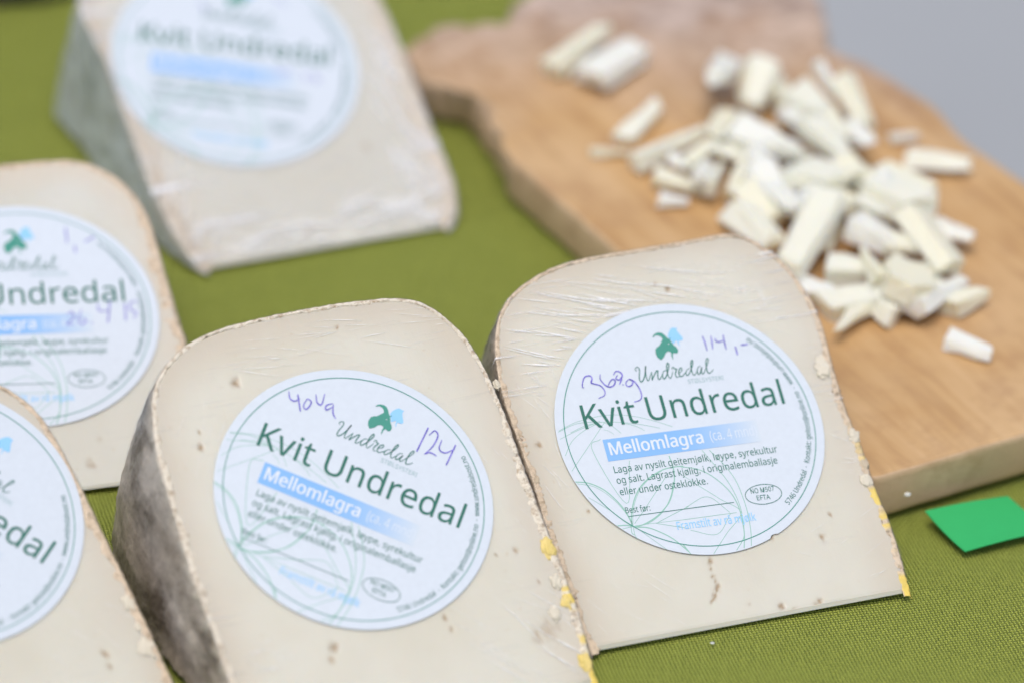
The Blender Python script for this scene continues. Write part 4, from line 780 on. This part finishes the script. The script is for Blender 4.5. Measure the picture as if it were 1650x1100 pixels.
R_black = mat_rind('charcoal_rind', (.012, .013, .014), (.03, .03, .03), (.05, .05, .05))
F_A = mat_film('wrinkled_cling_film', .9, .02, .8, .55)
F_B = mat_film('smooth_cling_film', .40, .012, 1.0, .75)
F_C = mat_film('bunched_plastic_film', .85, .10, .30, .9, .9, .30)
CH = DATA['ch']
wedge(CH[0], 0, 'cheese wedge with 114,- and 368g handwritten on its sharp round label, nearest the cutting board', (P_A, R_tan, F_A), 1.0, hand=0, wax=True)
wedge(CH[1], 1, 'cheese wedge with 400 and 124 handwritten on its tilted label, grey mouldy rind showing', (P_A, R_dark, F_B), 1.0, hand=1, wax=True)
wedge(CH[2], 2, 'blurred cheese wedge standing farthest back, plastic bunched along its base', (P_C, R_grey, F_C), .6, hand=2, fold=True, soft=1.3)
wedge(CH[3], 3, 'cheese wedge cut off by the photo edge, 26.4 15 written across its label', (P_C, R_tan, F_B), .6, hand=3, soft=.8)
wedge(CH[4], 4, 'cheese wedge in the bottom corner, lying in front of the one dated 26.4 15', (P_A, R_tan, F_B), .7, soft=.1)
Fd = dict(x=-22.2, y=43.6, yaw=math.pi + .15, th=.5, r=10.0, out=[(-5.3, 0), (-5.4, 4), (-5.2, 7.5), (-4, 9.4), (-2, 10), (0, 10.1), (2, 10), (4, 9.4), (5.2, 7.5), (5.4, 4), (5.3, 0)])
wedge(Fd, 5, 'nearly black rinded piece just entering the top corner, behind the farthest labelled wedge', (P_C, R_black, F_B), .35, group='unlabelled dark cheese')

# ------------------------------------------------------------------ cut cheese pieces on the board
def chunk_mesh(shape, L, W, H, seed):
    rnd = random.Random(seed); bm = bmesh.new()
    if shape == 'hex':
        hx = [(-.5, -.28), (-.12, -.5), (.38, -.42), (.52, .05), (.30, .46), (-.30, .5)]
        vb = [bm.verts.new((x * L, y * W, 0)) for x, y in hx]; vt = [bm.verts.new((x * L * .94, y * W * .95, H)) for x, y in hx]
        bm.faces.new(vb[::-1]); bm.faces.new(vt)
        for i in range(6): bm.faces.new((vb[i], vb[(i + 1) % 6], vt[(i + 1) % 6], vt[i]))
    else:
        # a knife-cut piece: an uneven cross-section drawn out along its length, both ends cut askew
        n = rnd.choice((4, 4, 5)); base_ = rnd.uniform(.5, 1.0)
        sec = []
        for i in range(n):
            a = 2 * math.pi * (i + .5) / n + rnd.uniform(-.30, .30)
            sec.append((math.cos(a) * W * .68 * rnd.uniform(.8, 1.1), math.sin(a) * H * .68 * rnd.uniform(.85, 1.1)))
        tp = {'wedge': .30, 'spear': .22, 'stick': rnd.uniform(.45, 1), 'slab': rnd.uniform(.45, .9), 'block': rnd.uniform(.45, .95)}[shape]
        sh1, sh2 = rnd.uniform(-.5, .5), rnd.uniform(-.5, .5); rows = []
        for e, (x, k, sh) in enumerate(((-L / 2, tp if shape == 'spear' else 1, sh1), (L / 2, 1 if shape == 'spear' else tp, sh2))):
            rows.append([bm.verts.new((x + sh * y * .7 + rnd.uniform(-.05, .05) * L, y * (k if shape != 'wedge' else .5 + .5 * k), z * k)) for y, z in sec])
        bm.faces.new(rows[0][::-1]); bm.faces.new(rows[1])
        for i in range(n): bm.faces.new((rows[0][i], rows[0][(i + 1) % n], rows[1][(i + 1) % n], rows[1][i]))
        zm = min(v.co.z for v in bm.verts)
        for v in bm.verts: v.co.z -= zm
    bmesh.ops.subdivide_edges(bm, edges=bm.edges[:], cuts=2, use_grid_fill=True)
    bmesh.ops.recalc_face_normals(bm, faces=bm.faces)
    for v in bm.verts:
        n = v.normal; k = .07 * N3(v.co.x * 1.7 + seed, v.co.y * 1.7, v.co.z * 1.7) + .05 * N3(v.co.x * 4 + seed, v.co.y * 4, v.co.z * 4)
        v.co += Vector((n.x * k, n.y * k, n.z * k if v.co.z > .01 else 0))
    sharp = [e for e in bm.edges if len(e.link_faces) == 2 and e.calc_face_angle(0) > .6]
    bmesh.ops.bevel(bm, geom=sharp, offset=.035, segments=2, affect='EDGES', clamp_overlap=True)
    for v in bm.verts: v.co *= CM
    me = bpy.data.meshes.new('cheese_chunk'); bm.to_mesh(me); bm.free()
    me.materials.append(M_chunks[seed % 3]); return me
for k, (x, y, z, L, W, H, a, shape, tilt, lab) in enumerate(DATA['chunks']):
    L = max(L, .9) + (.35 if shape in ('block', 'slab', 'wedge') else .15)
    W *= 1.15; H *= 1.0
    o = link('cheese_chunk', chunk_mesh(shape, L, W, H, k + 1))
    lift = abs(math.sin(tilt)) * L / 2 * (.9 if z > DATA['board']['tb'] + .05 else 1.0)
    o.location = (x * CM, y * CM, (z + lift * .6 + .01) * CM); o.rotation_euler = ((k * 37 % 11 - 5) * .06, tilt * (1 if k % 2 else -1) * .8, a)
    tag(o, lab, 'cheese piece', 'cut cheese pieces on the board')
# crumbs scattered on the board and cloth: small, each one thing
for k, (x, y, z, s, lab) in enumerate([(CRX, CRY, CRZ, CRS, CRL) for (CRX, CRY, CRZ, CRS, CRL) in DATA['crumbs']]):
    o = link('cheese_crumb', lump_mesh('cheese_crumb', 40 + k, M_chunks[2], s, s * .8, s * .5)); o.location = (x * CM, y * CM, (z + s * .3) * CM)
    tag(o, lab, 'crumb', 'loose cheese crumbs')

# ------------------------------------------------------------------ green card at the right
CP = np.array(DATA['card']); V, F = [], []
n = 12
for zt in (0, 1):
    for i in range(n + 1):
        for j in range(n + 1):
            a, b = i / n, j / n
            q = (CP[0] * (1 - a) + CP[1] * a) * (1 - b) + (CP[3] * (1 - a) + CP[2] * a) * b
            V.append((q[0], q[1], .06 + .28 * (1 - a) * (1 - b) ** 2 + .05 * math.sin(a * 3) + .035 * zt))
m = n + 1
for i in range(n):
    for j in range(n):
        q = (i * m + j, (i + 1) * m + j, (i + 1) * m + j + 1, i * m + j + 1); F.append(q[::1]); F.append(tuple(m * m + t for t in q[::-1]))
for i in range(n):
    for (a, b) in (((i * m), (i + 1) * m), ((i * m + n), (i + 1) * m + n), (i, i + 1), (n * m + i, n * m + i + 1)): F.append((a, b, b + m * m, a + m * m))
o = mesh_obj('paper_card', V, F, M_card, smooth=False)
bm = bmesh.new(); bm.from_mesh(o.data); bmesh.ops.recalc_face_normals(bm, faces=bm.faces); bm.to_mesh(o.data); bm.free()
tag(o, 'plain bright green card, one corner showing on the cloth below the board', 'card')
